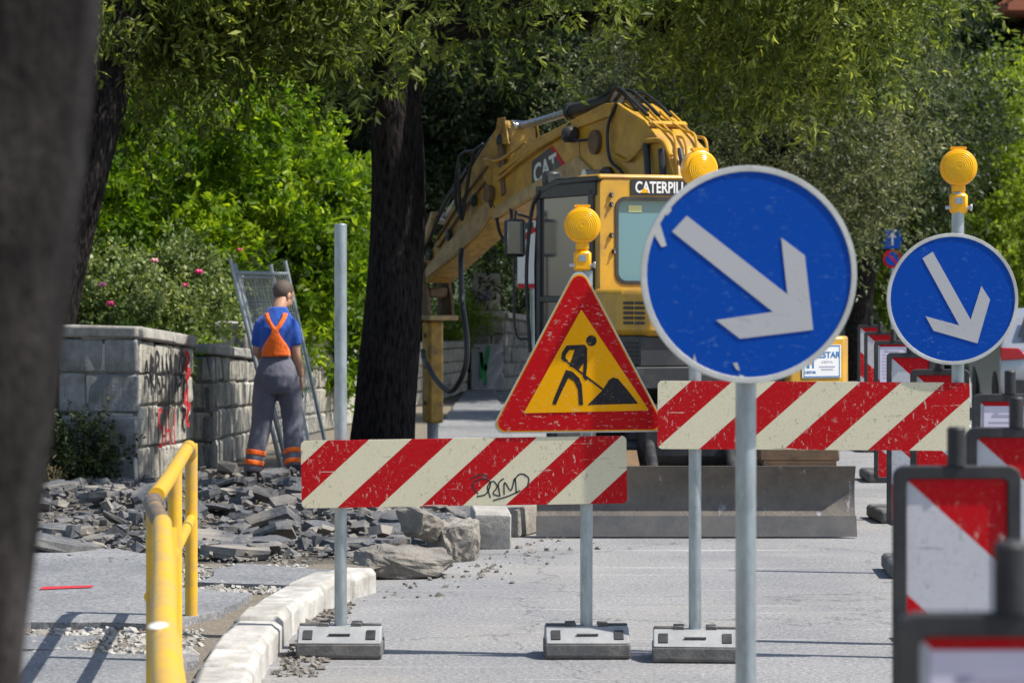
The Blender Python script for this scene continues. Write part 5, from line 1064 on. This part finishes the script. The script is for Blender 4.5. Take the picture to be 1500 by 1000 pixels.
# body: one continuous skin surface (head, neck, torso, arms, hands, legs)
body = MB()
HC = Vector((.05, .07, 1.605)); HR = Matrix.Rotation(-.75, 3, 'Z') @ Matrix.Rotation(-.48, 3, 'X')    # turned to the right, bowed
def hd_(p): return HC + HR @ Vector(p)
body.ellip(hd_((0, -.012, .035)), (.076, .094, .094), 20, 14, HR); body.ellip(hd_((0, .028, -.045)), (.058, .068, .075), 16, 12, HR)
body.ellip(hd_((0, .045, -.09)), (.034, .035, .026), 12, 8, HR); body.ellip(hd_((0, .103, -.025)), (.013, .020, .024), 10, 8, HR); body.ellip(hd_((0, .085, .012)), (.05, .016, .014), 12, 8, HR)
body.ellip(hd_((0, .093, -.066)), (.022, .010, .006), 10, 6, HR); body.ellip(hd_((0, .090, -.079)), (.020, .010, .006), 10, 6, HR)
for sx in (-1, 1): body.ellip(hd_((sx * .079, -.004, -.004)), (.009, .020, .032), 10, 8, HR)
limb(body, [(.005, -.005, 1.40), (.02, .0, 1.49), (.045, .045, 1.575)], [.075, .058, .056])
body.rings([(0, 0, .78, .12, .10), (0, 0, .92, .15, .115), (0, .0, 1.08, .105, .10), (0, -.005, 1.22, .118, .115), (0, -.01, 1.34, .128, .115), (0, 0, 1.42, .10, .09), (.01, 0, 1.47, .06, .05)], 20)
limb(body, [(.10, .0, 1.37), (.142, .0, 1.27), (.152, .0, 1.13), (.178, .04, 1.0), (.196, .07, .885)], [.045, .046, .042, .040, .029])      # right arm
limb(body, [(-.10, 0, 1.37), (-.142, .01, 1.27), (-.158, .04, 1.12), (-.13, .17, 1.06), (-.07, .27, 1.07)], [.045, .046, .042, .038, .028])  # left arm, bent forward
for (hx, kx_, ax) in (((-.085, 0, .86), (-.12, .02, .47), (-.195, -.05, .05)), ((.085, 0, .86), (.125, .06, .47), (.165, -.14, .13))): limb(body, [hx, kx_, ax], [.085, .058, .04])
def hand(m, W, dirv, side, back, curl):
    W, dirv, side, back = Vector(W), Vector(dirv).normalized(), Vector(side).normalized(), Vector(back).normalized()
    R = Matrix((side, back, dirv)).transposed(); m.ellip(W + dirv * .045, (.041, .016, .052), 14, 10, R)
    for i, (o_, L) in enumerate(((-.030, .066), (-.010, .076), (.010, .071), (.029, .055))):
        p = W + side * o_ + dirv * .075; a = p + (dirv * math.cos(curl * .5) - back * math.sin(curl * .5)) * L * .5; b = a + (dirv * math.cos(curl * 1.3) - back * math.sin(curl * 1.3)) * L * .3; c = b + (dirv * math.cos(curl * 1.9) - back * math.sin(curl * 1.9)) * L * .25
        m.tube([p, a, b, c], [.0095, .0088, .008, .006], 8)
    p = W + side * -.032 + dirv * .02; m.tube([p, p - side * .028 + dirv * .03 - back * .01, p - side * .030 + dirv * .065 - back * .022], [.013, .010, .008], 8)
hand(body, (.199, .075, .875), (.05, .12, -1), (-.25, .97, .1), (.97, .2, 0), .45)
hand(body, (-.06, .285, 1.07), (.6, .8, 0), (-.3, .2, 1), (-.7, .6, .1), .5)
remesh(body.build('body', M['skin'], wk), .0055, 3, .4)
m = MB(); m.ellip(hd_((0, -.022, .042)), (.081, .095, .098), 24, 16, HR)
m.v = [v for v in m.v]; hairv = m
fs = []
for f in hairv.f:
    c = HR.inverted() @ (sum((Vector(hairv.v[i]) for i in f), Vector()) / len(f) - HC)
    if c.z > -.062 + (.13 * (c.y > .02)) and not (abs(c.x) > .06 and c.z < .0 and c.y > -.03): fs.append(f)
hairv.f = fs; hairv.m = [0] * len(fs); ho = hairv.build('hair', M['hair'], wk); so_ = ho.modifiers.new('solid', 'SOLIDIFY'); so_.thickness = .003; ho.modifiers.new('sub', 'SUBSURF').levels = 1
for sx in (-1, 1): m = MB(); m.ellip(hd_((sx * .030, .086, -.004)), (.011, .008, .008), 10, 8, HR); m.build('eye', M['white'], wk)
# shirt
m = MB(); m.rings([(0, -.0, 1.02, .118, .112), (-.005, 0, 1.08, .125, .118), (0, -.005, 1.2, .140, .13), (.0, -.01, 1.32, .152, .132), (.0, 0, 1.40, .138, .115), (.006, .0, 1.455, .105, .09), (.015, .005, 1.51, .072, .07)], 22)
limb(m, [(.08, 0, 1.385), (.122, 0, 1.335), (.145, .0, 1.24), (.152, .0, 1.165)], [.068, .068, .063, .061]); limb(m, [(-.08, 0, 1.385), (-.122, .0, 1.335), (-.145, .012, 1.24), (-.154, .03, 1.165)], [.068, .068, .063, .061])
remesh(m.build('shirt', M['shirt'], wk), .011, 5)
# trousers with elastic waist
m = MB(); m.rings([(-.005, 0, 1.10, .120, .112), (-.005, 0, 1.06, .128, .118), (0, -.005, .98, .158, .138), (0, -.012, .90, .178, .150), (0, -.006, .80, .180, .138), (0, 0, .74, .16, .11)], 22)
limb(m, [(-.088, -.005, .88), (-.105, .0, .68), (-.125, .015, .47), (-.165, -.03, .24), (-.195, -.05, .045)], [.098, .102, .088, .083, .080])
limb(m, [(.088, -.005, .88), (.115, .04, .68), (.130, .055, .47), (.146, -.04, .26), (.158, -.125, .085)], [.098, .102, .088, .083, .080])
remesh(m.build('trousers', M['trouser'], wk), .012, 4)
def band(z, leg, r, mat, h=.045):
    L = ((-.165, -.03, .24), (-.195, -.05, .045)) if leg < 0 else ((.146, -.04, .26), (.158, -.125, .085)); A, B = Vector(L[0]), Vector(L[1]); t = (A.z - z) / (A.z - B.z); c = A.lerp(B, t); ax = (B - A).normalized()
    m = MB(); m.tube([c - ax * h / 2, c - ax * h / 4, c + ax * h / 4, c + ax * h / 2], [r, r * 1.02, r * 1.02, r], 20, cap=False); o = m.build('reflective_band', mat, wk); s = o.modifiers.new('solid', 'SOLIDIFY'); s.thickness = .004; s.offset = -1
for lg_ in (-1, 1): band(.215, lg_, .0835, M['orange']); band(.125, lg_, .0825, M['orange'])
# bib back and crossing braces, following the shirt
def onback(x, z): 
    rx = float(np.interp(z, [1.08, 1.2, 1.32, 1.40, 1.46], [.128, .143, .155, .142, .108])); ry = float(np.interp(z, [1.08, 1.2, 1.32, 1.40, 1.46], [.122, .134, .137, .120, .092]))
    return Vector((x, -.008 - ry * math.sqrt(max(.02, 1 - min(.98, (x / rx) ** 2))) - .006, z))
def strap(pts, w, name='brace'):
    P = spline([(x, 0, z) for x, z in pts], 7); vs = []; fs = []
    for i, p in enumerate(P):
        t = (P[min(i + 1, len(P) - 1)] - P[max(i - 1, 0)]).normalized(); q = Vector((-t.z, 0, t.x)) * w / 2
        for k in (-1, 0, 1): vs.append(onback(p.x + q.x * k, p.z + q.z * k))
    for i in range(len(P) - 1):
        for k in (0, 1): fs.append((3 * i + k, 3 * i + k + 1, 3 * i + k + 4, 3 * i + k + 3))
    m = MB(); m.add(vs, fs); o = m.build(name, M['orange'], wk); s = o.modifiers.new('solid', 'SOLIDIFY'); s.thickness = .008; s.offset = 1
strap([(.0, 1.29), (-.028, 1.34), (-.06, 1.40), (-.075, 1.45)], .036); strap([(-.004, 1.29), (.034, 1.34), (.066, 1.40), (.08, 1.45)], .036)
vs = []; fs = []; rows = 12; cols = 13
for r in range(rows + 1):
    z = 1.07 + (1.33 - 1.07) * r / rows; wdt = float(np.interp(z, [1.07, 1.12, 1.17, 1.22, 1.27, 1.33], [.118, .114, .094, .06, .032, .022]))
    for c in range(cols): x = -wdt + 2 * wdt * c / (cols - 1); p = onback(x, z); p.y -= .003 * (c % 2) * (r < 9); vs.append(p)
for r in range(rows):
    for c in range(cols - 1): fs.append((r * cols + c, r * cols + c + 1, (r + 1) * cols + c + 1, (r + 1) * cols + c))
m = MB(); m.add(vs, fs); o = m.build('bib_back', M['orange'], wk); s = o.modifiers.new('solid', 'SOLIDIFY'); s.thickness = .008; s.offset = 1
m = MB(); m.rings([(.118, .03, 1.06, .012, .05), (.124, .04, 1.12, .012, .06), (.134, .06, 1.2, .012, .05), (.136, .08, 1.27, .01, .02)], 10); m.build('bib_side', M['orange'], wk)
for (x, y, z, t) in ((-.197, -.045, .03, 0.0), (.160, -.125, .06, -.45)):
    R = Matrix.Rotation(t, 3, 'X'); m = MB()
    def q(p): return Vector((x, y, z)) + R @ Vector(p)
    m.ellip(q((0, 0, .03)), (.052, .065, .06), 14, 10, R); m.ellip(q((0, .09, .0)), (.05, .10, .042), 14, 10, R); m.box(q((0, .06, -.03)), (.092, .27, .022), R=R, ch=.006)
    remesh(m.build('boot', M['black'], wk), .008, 3)

# ------------------------------------------------------------------ mesh fence panels leaning on the wall
def panel(label, A0, A1, B0, B1, bars=26):
    A0, A1, B0, B1 = [Vector(p) for p in (A0, A1, B0, B1)]; root = empty('mesh_fence_panel', (A0.x, A0.y, 0)); tag(root, label, 'fence panel', 'mesh fence panels'); O = Vector((A0.x, A0.y, 0))
    for nm, a, b, r in (('side_tube', A0, A1, .021), ('side_tube', B0, B1, .021), ('top_tube', A0.lerp(A1, .935), B0.lerp(B1, .935), .017), ('bottom_tube', A0.lerp(A1, .08), B0.lerp(B1, .08), .017)):
        m = MB(); m.tube([a - O, b - O], r, 12); m.build(nm, M['galv'], root)
    m = MB()
    for i in range(1, bars): a, b = A0.lerp(B0, i / bars) - O, A1.lerp(B1, i / bars) - O; m.tube([a.lerp(b, .08), a.lerp(b, .935)], .0028, 4, cap=False)
    for i in range(14): t = .08 + .855 * i / 13; m.tube([A0.lerp(A1, t) - O, B0.lerp(B1, t) - O], .0028, 4, cap=False)
    g = m.build('wire_mesh', M['steel'], root); g['kind'] = 'stuff'
panel('galvanised mesh fence panel leaning against the wall beside the worker', (-2.085, 25.85, .03), (-2.56, 25.85, 1.97), (-1.80, 27.9, .03), (-2.22, 27.8, 1.97))
panel('second mesh fence panel leaning close behind the first', (-2.04, 25.98, .03), (-2.535, 25.98, 1.93), (-1.92, 27.4, .03), (-2.32, 27.3, 1.93))

# ------------------------------------------------------------------ far signs and notice board
s_ = empty('notice_board', (gx(777, 37), 37, 0)); tag(s_, 'white and red board on a grey post seen past the excavator mirror', 'sign')
post(s_, .03, .05, 0, 2.9, .034); m = MB(); m.box((0, 0, 2.20), (.34, .02, 1.0), ch=.004); m.build('board', M['white'], s_)
for a, b in ((2.63, .10), (1.73, .06)): m = MB(); m.box((0, -.0125, a), (.33, .004, b)); m.build('red_bar', M['redpaint'], s_)
m = MB(); m.box((-.06, -.0125, 2.51), (.2, .003, .09)); m.build('green_bar', plain('dark_green', c3(.03, .08, .05), .6), s_)
m = MB(); pts = [(.16 - .30 * math.sin(t), 2.16 + .32 * math.cos(t)) for t in np.linspace(0, 1.35, 10)]; r = ribbon([(*p, 0) for p in pts], .06, -.0145); m.add(r.v, r.f); m.build('red_ring', M['redpaint'], s_, smooth=0)
f1 = empty('road_sign', (gx(1307, 48), 48, 0)); tag(f1, 'distant post with blue arrow square over a round no-parking sign', 'road sign'); s48 = F / 48
post(f1, 0, .05, 0, 2.75, .03)
m = MB(); m.prism(rrect(.32, .32, .02, 0, 1.71 + (HZ - 350) / s48), 'y', -.01, .01); m.build('plate', M['blue'], f1)
zc = 1.71 + (HZ - 350) / s48; m = MB(); m.prism([(-.02, zc - .11), (.02, zc - .11), (.02, zc + .03), (.07, zc + .02), (0, zc + .12), (-.07, zc + .02), (-.02, zc + .03)], 'y', -.014, -.0105); m.build('arrow', M['arrow'], f1, smooth=0)
zc = 1.71 + (HZ - 379) / s48; m = MB(); m.prism(circle(0, zc, .155), 'y', -.01, .008); m.build('disc', M['red'], f1)
m = MB(); m.prism(circle(0, zc, .115), 'y', -.014, -.0105); m.build('centre', M['blue'], f1); m = MB(); r = ribbon([(-.085, zc + .085, 0), (.085, zc - .085, 0)], .035, -.0145); m.add(r.v, r.f); m.build('slash', M['red'], f1, smooth=0)

# ------------------------------------------------------------------ silver car parked across the lane
car = empty('parked_car', (7.25, 38.5, 0), -.06); tag(car, 'silver hatchback parked beyond the delineator row', 'car')
side = [(-2.0, .32), (-2.06, .55), (-2.03, .80), (-1.98, .95), (-1.80, 1.02), (-1.55, 1.36), (-1.2, 1.45), (.1, 1.44), (.9, 1.0), (1.75, .88), (2.05, .68), (2.08, .35), (1.7, .22), (-1.7, .22)]
def hw(z): return float(np.interp(z, [.2, .5, .9, 1.0, 1.45], [.80, .88, .87, .83, .60]))
m = MB(); k = len(side); vs = []
for t in (-1, -.9, -.5, 0, .5, .9, 1): vs += [(t * hw(z) * (1 if abs(t) < 1 else 1), y + (.05 * t * t if y < -1.5 else -.1 * t * t if y > 1.5 else 0), z - (.02 * t * t if z > .9 else 0)) for y, z in side]
fs = [tuple(range(k))[::-1], tuple(range(6 * k, 7 * k))]
for a in range(6):
    for j in range(k): fs.append((a * k + j, a * k + (j + 1) % k, (a + 1) * k + (j + 1) % k, (a + 1) * k + j))
m.add(vs, fs); m.build('body', M['silver'], car, bevel=.03, smooth=50)
m = MB(); m.add([(-.62, -1.815, 1.06), (.62, -1.815, 1.06), (.50, -1.61, 1.34), (-.50, -1.61, 1.34)], [(0, 1, 2, 3)]); m.v = [(x, y - .012, z + .008) for x, y, z in m.v]; m.build('rear_window', M['glassdark'], car)
for sx in (-1, 1):
    m = MB(); m.prism(rounded([(sx * .50, .80), (sx * .855, .78), (sx * .85, .94), (sx * .62, .93)][::sx], .02), 'y', -2.04, -1.90); m.build('tail_light', M['taillight'], car, bevel=.01)
    m = MB(); m.add([(sx * .80, -1.4, 1.02), (sx * .80, .75, 1.02), (sx * .64, .1, 1.38), (sx * .64, -1.2, 1.40)], [(0, 1, 2, 3)]); m.v = [(x + sx * .03, y, z) for x, y, z in m.v]; m.build('side_window', M['glassdark'], car)
    for y in (-1.3, 1.3):
        m = MB(); m.lathe([(.2, -.1), (.3, -.1), (.315, -.05), (.315, .05), (.3, .1), (.2, .1)], 'x', 28); w_ = m.build('wheel', M['rubber'], car, loc=(sx * .76, y, .315)); m = MB(); m.lathe([(.2, -.09), (.19, .08), (.05, .09)], 'x', 20); m.build('hubcap', M['silver'], w_)
m = MB(); m.box((0, -2.06, .42), (1.5, .06, .2), ch=.02); m.build('bumper_trim', M['black'], car); m = MB(); m.box((0, -2.062, .70), (.5, .02, .11)); m.build('number_plate', M['white'], car)
